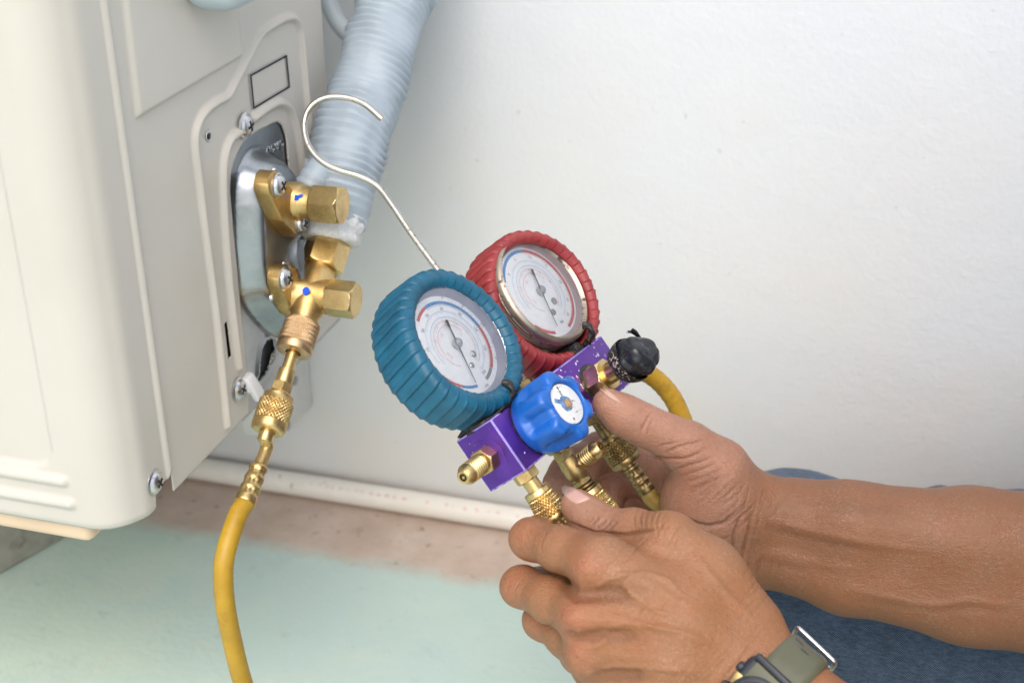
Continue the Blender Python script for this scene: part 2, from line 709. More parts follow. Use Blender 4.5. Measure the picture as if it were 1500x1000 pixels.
M['insul'] = simple('white foam insulation', (.74, .75, .75), .85, 0, .14, 160, .8, 420, bdist=.002)
M['grey_pl'] = simple('blue grey plastic', (.46, .53, .57), .40, 0, .05, 30, .05, 500)
M['flap'] = simple('dark grey tape', (.15, .17, .19), .38, 0, .2, 120, .2, 250)
M['nail'] = simple('fingernail', (.50, .31, .255), .30, 0, .08, 160, .05, 500)
M['nail_r'] = simple('pale fingernail', (.47, .30, .23), .34, 0, .08, 160, .05, 500)
M['olive'] = simple('olive resin', (.098, .100, .062), .48, 0, .07, 120, .10, 1400)
M['wblack'] = simple('black resin', (.020, .024, .032), .45, 0, .2, 200, .2, 900)
M['paintmark'] = simple('blue paint mark', (.0, .09, .70), .5, 0, .15, 500)
M['pvc'] = speckled('white water pipe', (.78, .75, .68), .38, 0, (.42, .36, .28), 90, .68, .1, .1, .7, .03)
M['redprint'] = simple('faded red print', (.66, .36, .34), .6, 0, .2, 500)
M['concrete'] = speckled('grey concrete', (.36, .345, .29), .85, 0, (.22, .21, .18), 45, .58, .15, .3, .9, .15)
M['bracket'] = simple('painted steel bracket', (.70, .70, .68), .5, 0, .06, 20, .1, 300)
M['inner_b'] = simple('blue grey inner ring', (.42, .44, .54), .45, 0, .06, 60)
M['inner_r'] = simple('greyish inner ring', (.50, .43, .43), .35, 0, .06, 60)
M['worn'] = speckled('worn purple edge', (.46, .36, .80), .35, .7, (.16, .07, .50), 260, .52, .1, .2)
M['peach'] = simple('peach base tint', (.68, .52, .36), .4, 0, .06, 20)  # even peach tint over the whole base pan
M['clip'] = simple('grey nylon clip', (.62, .64, .66), .45, 0, .05, 100)


def galv_mat():
    t = NT('galvanised steel')
    v = t.n('TexVoronoi')
    v.inputs['Scale'].default_value = 150
    t.l(t.co(), v.inputs['Vector'])
    hs = t.n('SeparateColor')
    t.l(v.outputs['Color'], hs.inputs[0])
    n = t.noise(30, 5)
    k = t.math('ADD', t.math('MULTIPLY', hs.outputs[0], .07), t.math('MULTIPLY', n, .93))
    t.base(t.ramp(k, (.30, .32, .34), (.47, .485, .50), .3, .7))
    t.set(Metallic=1.0)
    t.rough(k, .24, .36)
    t.bump(t.noise(260, 3), .06, .0005)
    return t.m


M['galv'] = galv_mat()
# ------------------------------------------------------------------ ground, wall, pipe
WALLY = 1.016
mb = MB()
xs = np.array([-80, -10, -3, -1, 0, 1, 3, 10, 80.])
ys = np.array([-80, -10, -3, -1, 0, 1.2, 3, 80.])
mb.grid(np.array([[(x, y, 0) for y in ys] for x in xs]))
floor = mb.obj('ground', M['floor'], smooth=False)
floor['kind'] = 'structure'
mb = MB()
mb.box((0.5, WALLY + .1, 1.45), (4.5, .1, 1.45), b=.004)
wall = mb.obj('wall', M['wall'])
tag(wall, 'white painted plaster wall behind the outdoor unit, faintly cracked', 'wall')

p0, p1 = at_y(420, 701.5, .992), at_y(750, 752, .992)
mb = MB()
PR = .0108
pz = PR + .001
xs = np.linspace(-2.6, 2.6, 120)
P = np.stack([xs, np.full_like(xs, WALLY - PR - .004) + .001 * np.sin(xs * 5), np.full_like(xs, pz)], 1)
pipe = thing('water_pipe', 'long white plastic pipe lying along the foot of the wall', 'pipe', (0, WALLY - .02, 0))
mb.tube(P, PR, 28)
mb.obj('pipe_tube', M['pvc'], pipe)
# faded red lettering: small worn dashes printed round the tube
mb = MB()
th = math.radians(128)
x = -.50
while x < -.20:
    wd = random.uniform(.0018, .0048)
    if random.random() < .72:
        a0 = th + random.uniform(-.04, .04)
        hh = random.uniform(.07, .17)
        for k in range(2):
            a = a0 + k * hh * .8
            q = []
            for xx, aa in ((x, a), (x + wd, a), (x + wd, a + hh * .45), (x, a + hh * .45)):
                q.append((xx, WALLY - PR - .004 + .001 * math.sin(xx * 5) + (PR + .0002) * math.cos(aa), pz + (PR + .0002) * math.sin(aa)))
            mb.poly(q)
    x += wd + random.uniform(.002, .009)
mb.obj('printed_marks', M['redprint'], pipe)['kind'] = 'stuff'

# ------------------------------------------------------------------ concrete pier under the unit and a wall bracket
mb = MB()
c, s_ = math.cos(math.radians(-18)), math.sin(math.radians(-18))
a, b_ = np.array([-.7087, .813, 0]), np.array([-.6831, .8881, 0])
u = unit(b_ - a)                       # along the visible face
nrm = np.array([u[1], -u[0], 0])        # outwards, +X
cen = (a + b_) / 2 + u * .0 - nrm * .16 + np.array([0, 0, .112])
mb.box(cen + u * -.06, (.16, .17, .112), [nrm, u, (0, 0, 1)], b=.004)
tag(mb.obj('concrete_block', M['concrete']), 'grey concrete block on the floor under the outdoor unit', 'concrete block')

br = thing('wall_bracket', 'pale painted steel bracket on the wall behind the outdoor unit', 'bracket', (-.52, WALLY, .09))
mb = MB()
mb.box((-.520, (.950 + WALLY) / 2, .37), (.019, (WALLY - .950) / 2, .28), b=.002)
mb.obj('upright', M['bracket'], br)
mb = MB()
mb.box((-.520, .79, .222), (.019, .158, .015), b=.002)
mb.obj('arm', M['bracket'], br)


def bolt_mesh():
    mb = MB()
    mb.rev((0, 0, 0), (0, 0, 1), [(0, .0075), (.0012, .0075), (.0016, .007)], 24)
    mb.rev((0, 0, .0016), (0, 0, 1), [(0, .0048), (.004, .0048), (.0046, .0042)], 6)
    return mb.mesh('bolt', angle=30)


bm_ = bolt_mesh()
for (px, py) in ((424, 556), (413, 622)):
    q = at_x(px, py, -.5005)
    link('bolt', bm_, M['pgrey'], br, frame_mw(q, (1, 0, 0)))

# ------------------------------------------------------------------ the outdoor unit
XS = -.40            # outside of its right-hand side panel
YS = .6165           # seam between front cover and side panel
YB = .876            # back edge
ZB = .2575           # bottom edge of the panels
ZT = .80
UR = .027            # radius of the front corner
YF = YS - .0235 - UR  # front face
unit_ = thing('outdoor_unit', 'cream outdoor air conditioner unit with brass service valves on its side', 'air conditioner', (-.80, .73, .2425))


def yz(px, py, off=0.0):
    q = at_x(px, py, XS + off)
    return (q[1], q[2])


def yzs(L, off=0.0):
    return [yz(x, y, off) for x, y in L]


def spline2(L, n=6):
    return spline([(a, b, 0) for a, b in L], n)[:, :2]


BEADS = [
    (spline2(yzs([(331, 622), (323, 540), (315, 460), (300, 345), (290, 262), (284.5, 215), (286, 190), (296, 168), (312, 153), (330, 143),
                  (336, 136), (350, 108), (366, 78), (380, 52), (388, 44), (402, 35), (416, 28), (428, 27), (436, 36), (440, 56), (444, 100), (450, 160), (458, 226), (468, 300), (480, 380)])), .0036, .0034),
    (spline2(yzs([(371, 173), (384, 163), (398, 154), (410, 151), (422, 158), (430, 174), (437, 205), (443, 250), (452, 310), (462, 370)])), .0042, .0038),
    (spline2(yzs([(350, 194), (338, 203), (330, 220), (326, 245), (326, 285), (329, 345), (336, 430), (348.6, 537)])), .0040, .0036),
]
RAISED = yzs([(172, -60), (198.5, 171), (352, 82), (330, -130)])
OPEN_ = spline2(yzs([(365, 640), (363, 560), (355, 472), (348, 395), (341.5, 322), (338, 280), (339.5, 254), (346, 231), (357, 210), (372, 196), (390, 186),
                     (404, 179.5), (412, 180.5), (417, 190), (421, 206), (424, 240), (428, 275), (436, 330), (448, 400), (465, 500)], 0), 6)
SLOT = yzs([(328.5, 473.5), (333.5, 470.5), (340, 521), (334.5, 526)])

y_ = np.concatenate([np.arange(YS, YB, .0011), [YB]])
z_ = np.concatenate([np.arange(ZB, .56, .0011), np.arange(.57, ZT, .02), [ZT]])
Yg, Zg = np.meshgrid(y_, z_, indexing='ij')
H = np.zeros_like(Yg)
for pts, wd, ht in BEADS:
    d = seg_dist(Yg, Zg, pts)
    t = np.clip(1 - (d / wd) ** 2, 0, 1)
    H += ht * t * t * (1.6 - .6 * t)
H += .0030 * sstep(.0016, -.0016, sdist(Yg, Zg, RAISED))
od = sdist(Yg, Zg, OPEN_)
sdl = sdist(Yg, Zg, SLOT)
# lower rear corner of the panel is rounded off
cor = yz(365, 608)
H += .0004 * np.sin(Yg * 19 + Zg * 7) - .0018 * sstep(.004, 0, np.abs(Yg - YB))
# snap the grid onto the edge of the openings
for D in (od, sdl):
    gy, gz = np.gradient(D, y_, z_)
    near = np.abs(D) < .00062
    Yg = np.where(near, Yg - D * gy, Yg)
    Zg = np.where(near, Zg - D * gz, Zg)
P = np.stack([XS + H, Yg, Zg], -1)
i, j = len(y_), len(z_)
mb = MB()
i0 = mb.verts(P)
U_, W_ = np.meshgrid(np.arange(i - 1), np.arange(j - 1), indexing='ij')
q = np.stack([U_ * j + W_, (U_ + 1) * j + W_, (U_ + 1) * j + W_ + 1, U_ * j + W_ + 1], -1).reshape(-1, 4)
cd_ = np.minimum(od, sdl).reshape(-1)
cy_ = Yg.reshape(-1)
keep = ~((cd_[q] < .00063).all(1))
mb.Q.append(q[keep])
panel = mb.obj('side_panel', M['cream'], unit_, angle=180)
so_ = panel.modifiers.new('thickness', 'SOLIDIFY')
so_.thickness = .0011
so_.offset = -1

# front cover: one sheet in plan (side wing, rounded corner, front), swept up the height
plan, nrmv, sl_ = [], [], []
for y in np.concatenate([np.linspace(YS - .0016, YS - .0235, 26)]):
    plan.append((XS, y))
    nrmv.append((1, 0))
for t in np.linspace(0, math.pi / 2, 22)[1:]:
    plan.append((XS - UR + UR * math.cos(t), YF + UR - UR * math.sin(t)))
    nrmv.append((math.cos(t), -math.sin(t)))
xf = np.concatenate([np.arange(XS - UR - .0013, -.64, -.0013), np.arange(-.66, -1.18, -.03), [-1.2]])
for x in xf:
    plan.append((x, YF))
    nrmv.append((0, -1))
plan, nrmv = np.array(plan), np.array(nrmv)
nz = np.concatenate([np.arange(ZB, .36, .0013), np.arange(.362, .60, .004), np.arange(.62, ZT, .03), [ZT]])
PP, ZZ = plan[:, None, :].repeat(len(nz), 1), np.broadcast_to(nz, (len(plan), len(nz))).copy()
NN = nrmv[:, None, :].repeat(len(nz), 1)
wing = (np.abs(PP[..., 0] - XS) < 1e-6)
# notch at the foot of the wing
rise = .0125 * sstep(YS - .0225, YS - .0195, PP[..., 1]) * wing + .004 * sstep(YS - .007, YS - .004, PP[..., 1]) * wing
ZZ = ZB + rise + (ZZ - ZB) * (ZT - ZB - rise) / (ZT - ZB)
Hf = .0021 * np.clip(1 - ((PP[..., 1] - (YS - .0042)) / .0034) ** 2, 0, 1) * wing          # bead beside the seam
Hf += .0010 * wing
Hf += .0010 * sstep(0, 1, np.clip((NN[..., 0] - .9) / .1, 0, 1)) * (~wing)
front = ~wing & (NN[..., 1] < -.999)


def fx(px, py):
    q = at_y(px, py, YF)
    return q[0], q[2]


gx, gz = PP[..., 0], ZZ
r1, r2 = fx(92, 704), fx(103, 737)
for (rx, rz) in (r1, r2):
    d = seg_dist(gx, gz, [(rx, rz), (-1.1, rz)])
    t = np.clip(1 - (d / .0047) ** 2, 0, 1)
    Hf += np.where(front, .0030 * t * t * (1.6 - .6 * t), 0)
e0, e1 = fx(72, 640), fx(40, 682)
rec = [(e0[0], .79), (e0[0], e1[1] + .012), (e0[0] - .004, e1[1] + .004), (e0[0] - .012, e1[1]), (-1.12, e1[1]), (-1.12, .79)]
sd_ = sdist(gx, gz, rec)
Hf -= np.where(front, .0024 * sstep(.0012, -.0022, sd_), 0)
# bottom edge turned under
Hf -= .0012 * sstep(ZB + .004, ZB, ZZ) * (rise < .001)
P3 = np.stack([PP[..., 0] + NN[..., 0] * Hf, PP[..., 1] + NN[..., 1] * Hf, ZZ], -1)
mb = MB()
mb.grid(P3, flip=True)
fc = mb.obj('front_cover', M['cream'], unit_, angle=180)
so_ = fc.modifiers.new('thickness', 'SOLIDIFY')
so_.thickness = .0012
so_.offset = -1

mb = MB()
mb.box((-.80, (YF + YB) / 2, ZT + .008), (.403, (YB - YF) / 2 + .004, .010), b=.006)
mb.obj('top_cover', M['cream'], unit_)
mb = MB()
mb.box((-.8, YB - .002, .53), (.398, .001, .268))
mb.obj('back_panel', M['cream'], unit_)
mb = MB()
mb.box((-.80, .73, .53), (.387, .135, .262))
mb.obj('dark_infill', M['black'], unit_)  # unseen black box, added so the slot and seam look dark
# base pan with a lip that shows under the front cover
mb = MB()
lx = at_y(131, 778, YF + .006)[0]
mb.box((lx - .37, (YF + .006 + YB) / 2, .2505), (.37, (YB - YF - .006) / 2, .0085), b=.006, seg=4)
mb.obj('base_pan', M['peach'], unit_)


# screws: pan heads with a cross slot
def screw_mesh(R=.0062):
    mb = MB()
    mb.rev((0, 0, 0), (0, 0, 1), [(0, R * 1.25), (.0007, R * 1.25), (.001, R * 1.05), (.0012, R), (.0024, R * .93), (.0034, R * .7), (.0039, R * .45), (.0040, R * .3)], 28, cap=(False, True))
    return mb.mesh('screw', angle=40)


def slot_mesh(R=.0062):
    mb = MB()
    for a in (0, math.pi / 2):
        mb.box((0, 0, .00385), (R * .50, R * .105, .0004), [(math.cos(a), math.sin(a), 0), (-math.sin(a), math.cos(a), 0), (0, 0, 1)])
    return mb.mesh('cross_slot', False)


SCM, SLM = screw_mesh(), slot_mesh()


def screw(px, py, off, parent, axis=(1, 0, 0), s=1.0, rot=.5):
    q = at_x(px, py, XS + off + .002 * s)
    q = q - np.array(axis) * .002 * s
    mw = frame_mw(q, axis) @ Matrix.Rotation(rot, 4, 'Z') @ Matrix.Scale(s, 4)
    o = link('screw', SCM, M['chrome'], parent, mw)
    if parent.parent is None:
        link('cross_slot', SLM, M['black'], o, mw)
    else:
        PW.pop(o.name)
        o2 = None
    return o


screw(363.5, 184.5, .0010, unit_, s=1.08, rot=.2)
screw(353, 570, .0005, unit_, s=1.05, rot=.9)
screw(230.5, 706.5, .0010, unit_, s=1.0, rot=.6)
# small empty screw hole
mb = MB()
q = at_x(306, 199, XS + .0004)
mb.rev(q, (1, 0, 0), [(0, .0034), (.0003, .0032), (.0003, .0022), (-.004, .0018)], 24, cap=(False, True))
mb.obj('screw_hole', [M['chrome']], unit_)
mb = MB()
q = at_x(305.2, 200.4, XS + .0009)
mb.rev(q, (1, 0, 0), [(0, .0019), (.0002, .0018)], 20)
mb.obj('hole_core', M['black'], unit_)
# black printed frame on the panel
fr = [yz(364.4, 110), yz(419, 80), yz(423.6, 128), yz(369.4, 160.6)]
mb = MB()
c_ = np.mean(fr, 0)
inn = [c_ + (np.array(p) - c_) * np.array([1 - .0022 / abs(p[0] - c_[0]), 1 - .0013 / abs(p[1] - c_[1]) ]) for p in fr]
for k in range(4):
    a, b = fr[k], fr[(k + 1) % 4]
    c, d = inn[(k + 1) % 4], inn[k]
    mb.poly([(XS + .0008, *a), (XS + .0008, *b), (XS + .0008, *c), (XS + .0008, *d)])
mb.obj('printed_frame', M['ink'], unit_, smooth=False)
# rounded grey cover at the top of the side panel
a = at_x(300, 8, XS + .012)
b = at_x(368, 0, XS + .012)
mb = MB()
mb.box(((XS + .018), (a[1] + b[1]) / 2 - .002, .571), (.020, .036, .046), b=.0155, seg=6)
mb.obj('cable_cover', M['grey_pl'], unit_, angle=60)

# galvanised valve plate with a raised boss, behind the opening
VX = XS - .0022
BOSS = spline2(yzs([(345, 300), (346, 350), (350, 400), (358, 440), (378, 470), (402, 492), (430, 487), (455, 470), (463, 430), (452, 370), (440, 320), (428, 285),
                    (419, 262), (409, 240), (396, 224), (382, 219), (366, 223), (353, 243), (346.5, 270), (345, 300)], -.0022), 5)
OVAL = spline2(yzs([(378, 553), (379, 530), (383, 508), (390, 498), (398, 497), (400, 508), (398, 530), (391, 546), (381, 558), (378, 553)], -.0022), 4)
HOLE2 = yzs([(473, 468), (484, 462), (489, 466), (478, 481)], -.0022)
y2 = np.arange(yz(337, 300)[0] - .006, YB + .0005, .0012)
z2 = np.arange(.2515, .452, .0012)
Y2, Z2 = np.meshgrid(y2, z2, indexing='ij')
bd = sdist(Y2, Z2, BOSS)
u = np.clip(-bd / .0105, 0, 1)
H2 = .0150 * (np.sin(u * math.pi / 2) ** 1.3) * np.where(bd < 0, 1, 0)
H2 -= .0009 * sstep(.0035, 0, np.abs(bd)) * (bd > 0)
# stiffening folds and a step low on the plate
H2 += .0012 * np.clip(1 - (seg_dist(Y2, Z2, yzs([(330, 560), (390, 505), (400, 500)])) / .003) ** 2, 0, 1) * 0
H2 -= .0016 * sstep(.275, .271, Z2)
ov, h2 = sdist(Y2, Z2, OVAL), sdist(Y2, Z2, HOLE2)
H2 += .0016 * sstep(.005, .001, np.abs(ov)) * (ov > 0)
for D in (ov, h2):
    gy, gzz = np.gradient(D, y2, z2)
    near = np.abs(D) < .00066
    Y2 = np.where(near, Y2 - D * gy, Y2)
    Z2 = np.where(near, Z2 - D * gzz, Z2)
mb = MB()
j2 = len(z2)
mb.verts(np.stack([VX + H2, Y2, Z2], -1))
U_, W_ = np.meshgrid(np.arange(len(y2) - 1), np.arange(j2 - 1), indexing='ij')
q = np.stack([U_ * j2 + W_, (U_ + 1) * j2 + W_, (U_ + 1) * j2 + W_ + 1, U_ * j2 + W_ + 1], -1).reshape(-1, 4)
dd = np.minimum(ov, h2).reshape(-1)
mb.Q.append(q[~((dd[q] < .00067).all(1))])
plate = mb.obj('valve_plate', M['galv'], unit_, angle=180)
sm_ = plate.modifiers.new('thickness', 'SOLIDIFY')
sm_.thickness = .0009
sm_.offset = -1
mb = MB()
oc_ = np.mean(OVAL, 0)
mb.poly([(VX - .0045, oc_[0] + (p[0] - oc_[0]) * 1.25, oc_[1] + (p[1] - oc_[1]) * 1.15) for p in OVAL[:-1]])
gm = mb.obj('dark_backing', M['wblack'], unit_, smooth=False)  # dark sheet added behind the oval hole, in place of its shade
gm.modifiers.new('thickness', 'SOLIDIFY').thickness = .002
# embossed word on the flange above the boss
cu = bpy.data.curves.new('liquid', 'FONT')
cu.body = 'LIQUID'
cu.size = .0098
cu.extrude = .0003
cu.bevel_depth = .00022
cu.resolution_u = 3
to = bpy.data.objects.new('t', cu)
COL.objects.link(to)
bpy.context.view_layer.update()
me = bpy.data.meshes.new_from_object(to.evaluated_get(bpy.context.evaluated_depsgraph_get()))
bpy.data.objects.remove(to)
a, b = at_x(390, 229, VX), at_x(417, 214, VX)
a, b = np.array(a), np.array(b)
dx = unit(b - a)
dy = unit(np.cross((1, 0, 0), dx))
me.name = 'embossed_word'
sc_ = np.linalg.norm(b - a) / .034
mw = Matrix(((dx[0] * sc_, dy[0] * sc_, 1, a[0] + .0003), (dx[1] * sc_, dy[1] * sc_, 0, a[1]), (dx[2] * sc_, dy[2] * sc_, 0, a[2]), (0, 0, 0, 1)))
link('embossed_word', me, M['galv'], plate, mw)
for (px, py, r) in ((401.5, 249, .0019), (387.5, 290, .0021), (416, 386, .0021), (399, 436, .0024), (423, 343.5, .0014)):
    mb = MB()
    q = at_x(px, py, VX + .015)
    mb.rev(q - np.array([.001, 0, 0]), (1, 0, 0), [(0, r), (.0012, r * .9), (.0022, r * .6), (.0027, r * .2)], 14)
    mb.obj('rivet', M['chrome'], plate)
# grey clip beside the lower screw
mb = MB()
q = at_x(372, 567, XS + .006)
ax = basis((.35, .2, -.9), (1, 0, 0))
mb.box(q, (.0028, .0048, .0095), [ax[0], ax[1], ax[2]], b=.002, seg=3)
q2 = at_x(364, 560, XS + .003)
mb.box(q2, (.002, .0055, .0055), [ax[0], ax[1], ax[2]], b=.0015)
mb.obj('cable_clip', M['clip'], unit_)
# ------------------------------------------------------------------ service valves (parts of the unit)
def hexr(th, ap):
    a = (th + math.pi / 6) % (math.pi / 3) - math.pi / 6
    return ap / np.cos(a)


def hexprof(mb, o, axis, af, L, ch=.12, n=96, hint=None, ends=(1, 1), cap=(True, True), rot=0.0):
    """hexagonal prism with the turned chamfers of a real nut"""
    ap = af / 2
    R = ap * 1.1547
    c = R * ch
    rows = []
    k = 4
    if ends[0]:
        for i in range(k + 1):
            rows.append((c * i / k, ap * .965 + (R * 1.002 - ap * .965) * i / k))
    else:
        rows.append((0, R * 1.01))
    if ends[1]:
        for i in range(k + 1):
            rows.append((L - c + c * i / k, R * 1.002 - (R * 1.002 - ap * .965) * i / k))
    else:
        rows.append((L, R * 1.01))

    def rm(th, h, r):
        return np.minimum(hexr(th + rot, ap), r)
    mb.rev(o, axis, rows, n, rm, hint, cap)
    return mb


def knurl(mb, o, axis, R, L, n=34, depth=.0009, twist=None, prof=None, res=6, cap=(True, True)):
    """diamond knurled sleeve"""
    m = n * res
    rows = max(16, int(L / .00045))
    tw = twist if twist is not None else 1.0 / R
    P = []
    zz = np.linspace(0, L, rows)
    th = np.arange(m) * 2 * math.pi / m
    x, y, a = basis(axis)
    G = np.zeros((rows, m, 3))
    for i, z in enumerate(zz):
        ta = np.abs(((th * n / (2 * math.pi) + z * tw * n / (2 * math.pi)) % 1) * 2 - 1)
        tb = np.abs(((th * n / (2 * math.pi) - z * tw * n / (2 * math.pi)) % 1) * 2 - 1)
        f = np.clip(np.minimum(ta, tb) * 1.7, 0, 1)
        rr = (prof(z) if prof else R) - depth + depth * f
        G[i] = np.asarray(o) + a * z + np.outer(rr * np.cos(th), x) + np.outer(rr * np.sin(th), y)
    i0 = mb.grid(G, False, True, flip=True)
    if cap[0]:
        mb.F.append([i0 + k for k in range(m)][::-1])
    if cap[1]:
        mb.F.append([i0 + (rows - 1) * m + k for k in range(m)])
    return mb


def paint_blob(name, q, nrm, u, s, parent, pts):
    x, y, a = basis(nrm, u)
    mb = MB()
    P = [np.asarray(q) + x * px * s + y * py * s for px, py in pts]
    mb.poly(P)
    return mb.obj(name, M['paintmark'], parent)


EX = np.array([1., 0, 0])


def lozenge(mb, c, e1, e2, r, x0, x1, mid=None):
    """mounting flange: hull of two end circles and a wider middle, a plate in the YZ plane"""
    c1, c2 = np.array(e1), np.array(e2)
    cm = np.array(c)
    rm = mid or r
    ang = np.linspace(0, 2 * math.pi, 160, endpoint=False)
    D = np.stack([np.cos(ang), np.sin(ang)], 1)
    out = []
    for d in D:                     # support-like radial trace from the centre
        best = 0
        for q, rr in ((c1, r), (c2, r), (cm, rm)):
            v = q - cm
            t = v @ d
            disc = rr * rr - (v @ v - t * t)
            if disc > 0:
                best = max(best, t + math.sqrt(disc))
        out.append(best)
    out = np.array(out)
    pts = cm + D * out[:, None]
    # convex hull gives the straight flanks
    P = sorted(map(tuple, pts))

    def half(P):
        h = []
        for p in P:
            while len(h) > 1 and (h[-1][0] - h[-2][0]) * (p[1] - h[-2][1]) - (h[-1][1] - h[-2][1]) * (p[0] - h[-2][0]) <= 0:
                h.pop()
            h.append(p)
        return h
    H = np.array(half(P)[:-1] + half(P[::-1])[:-1])
    rows = []
    for x, s in ((x0, 1.0), (x1 - .0012, 1.0), (x1 - .0004, .975), (x1, .94)):
        rows.append(np.stack([np.full(len(H), x), cm[0] + (H[:, 0] - cm[0]) * s, cm[1] + (H[:, 1] - cm[1]) * s], 1))
    G = np.array(rows)
    i0 = mb.grid(G, False, True)
    n = len(H)
    mb.F.append([i0 + 3 * n + k for k in range(n)])


def sub(o_name, mb, m, parent, **kw):
    return mb.obj(o_name, m, parent, **kw)


XP = VX + .0148
# ---- upper valve
v1 = (0.767, .388)
s1, s2 = yz(410, 272, .026), yz(444, 328, .026)
mb = MB()
lozenge(mb, ((s1[0] + s2[0]) / 2, (s1[1] + s2[1]) / 2), s1, s2, .0088, XP, XP + .0105, .0115)
mb.rev((XP + .004, *v1), EX, [(0, .0125), (.008, .0122), (.0095, .0112), (.011, .0105), (.0175, .0102), (.0195, .0100)], 56)
val1 = mb.obj('service_valve', M['brass_cast'], unit_, angle=40)
mb = MB()
hexprof(mb, (XP + .0212, *v1), EX, .0232, .0200, .13, hint=(0, .35, 1))
mb.rev((XP + .0192, *v1), EX, [(0, .0098), (.003, .0098)], 48)
mb.obj('hex_cap', M['brass'], val1, angle=28)


def vscrew(px, py, x, parent, s):
    q = at_x(px, py, x + .002 * s)
    q[0] = x
    mw = frame_mw(q, EX) @ Matrix.Rotation(.4, 4, 'Z') @ Matrix.Scale(s, 4)
    mbx = bpy.data.meshes.get('valve screw') or None
    o = link('screw', SCM, M['chrome'], parent, mw)
    return o


def merge_slots():
    """cross slots of the valve screws: the head and its slot share one mesh here"""
    me = SCM.copy()
    return me


SCV = None


def screw_head_mesh():
    R = .0062
    mb = MB()
    mb.rev((0, 0, 0), (0, 0, 1), [(0, R * 1.15), (.0006, R * 1.15), (.0009, R), (.0024, R * .93), (.0034, R * .7), (.0039, R * .45), (.0040, R * .3)], 28, cap=(False, True))
    n1 = len(mb.Q[0]) + 1
    for a in (0, math.pi / 2):
        mb.box((0, 0, .00385), (R * .50, R * .105, .0004), [(math.cos(a), math.sin(a), 0), (-math.sin(a), math.cos(a), 0), (0, 0, 1)])
    me = mb.mesh('screw', angle=40)
    me.materials.append(M['chrome'])
    me.materials.append(M['black'])
    for p in me.polygons:
        if min(me.vertices[v].co.z for v in p.vertices) > .0034 and max(abs(me.vertices[v].co.x) for v in p.vertices) < R * .52 and len(p.vertices) == 4 and p.area < 1e-5 and p.index > n1 - 2:
            p.material_index = 1
    return me


SCV = screw_head_mesh()


def vscrew(px, py, x, parent, s, rot=.4):
    q = at_x(px, py, x + .002 * s)
    q[0] = x
    return link('screw', SCV, None, parent, frame_mw(q, EX) @ Matrix.Rotation(rot, 4, 'Z') @ Matrix.Scale(s, 4))


vscrew(411, 272, XP + .0105, val1, 1.12, .5)
vscrew(444, 328, XP + .0105, val1, .95, .1)
qp = at_x(437, 289, XP + .016)
x, y, a = basis(EX, (0, -.6, .8))
# paint marks sit on the barrel, facing outwards and up
def on_barrel(px, py, c, r, off=.00025):
    """nearest point to the camera where the pixel's ray meets a barrel along X through c=(y, z)"""
    d = ray(px, py)
    o = CAM
    A = d[1] ** 2 + d[2] ** 2
    B = d[1] * (o[1] - c[0]) + d[2] * (o[2] - c[1])
    C = (o[1] - c[0]) ** 2 + (o[2] - c[1]) ** 2 - (r + off) ** 2
    disc = max(0, B * B - A * C)
    t = (-B - math.sqrt(disc)) / A
    return o + d * t


def mark(parent, pts, c, r):
    mb = MB()
    ctr = np.mean(pts, 0)
    ring = [on_barrel(*p, c, r) for p in pts]
    mb.verts([on_barrel(*ctr, c, r)] + ring)
    for k in range(len(ring)):
        mb.F.append([0, 1 + k, 1 + (k + 1) % len(ring)])
    return mb.obj('paint_mark', M['paintmark'], parent)


mark(val1, [(428, 287), (432, 285.5), (436, 286), (440, 284.5), (444.5, 284.6), (442, 288.5), (438.5, 289.5), (436, 293.5), (431.5, 293.8), (429, 291)], v1, .0115)

# ---- lower valve: barrel out of the panel, port to the flare nut and port to the hose
v2 = (.757, .3275)
t2 = yz(420, 408, .022)
mb = MB()
t3 = (v2[0] * 2 - t2[0] + .002, v2[1] * 2 - t2[1])
lozenge(mb, v2, t2, t3, .0090, XP, XP + .0115, .0145)
mb.rev((XP + .003, *v2), EX, [(0, .0155), (.008, .0150), (.012, .0138), (.016, .0128), (.024, .0118), (.029, .0112)], 56)
AX2 = unit(np.array([0, -.797, -.604]))
XT = XS + .032
ct = np.array([XT, *v2])
mb.rev(ct, -AX2, [(0, .0125), (.012, .0118), (.016, .0106), (.019, .0102), (.026, .0100)], 48)
mb.rev(ct, AX2, [(0, .0125), (.010, .0112), (.015, .0094), (.019, .0088), (.034, .0085)], 48)
val2 = mb.obj('service_valve', M['brass_cast'], unit_, angle=40)
mb = MB()
hexprof(mb, (XP + .0308, *v2), EX, .0212, .0200, .13, hint=(0, .9, .75))
mb.obj('hex_cap', M['brass'], val2, angle=28)
mb = MB()
hexprof(mb, ct - AX2 * .0195, -AX2, .0255, .0235, .10, hint=(1, 0, .25))
mb.obj('flare_nut', M['brass'], val2, angle=28)
vscrew(420.5, 408, XP + .0115, val2, 1.12, .8)
mark(val2, [(442.5, 424), (446, 420.5), (450, 420), (453.5, 423), (453.8, 428), (450, 431.5), (446, 432), (443, 429)], v2, .0144)

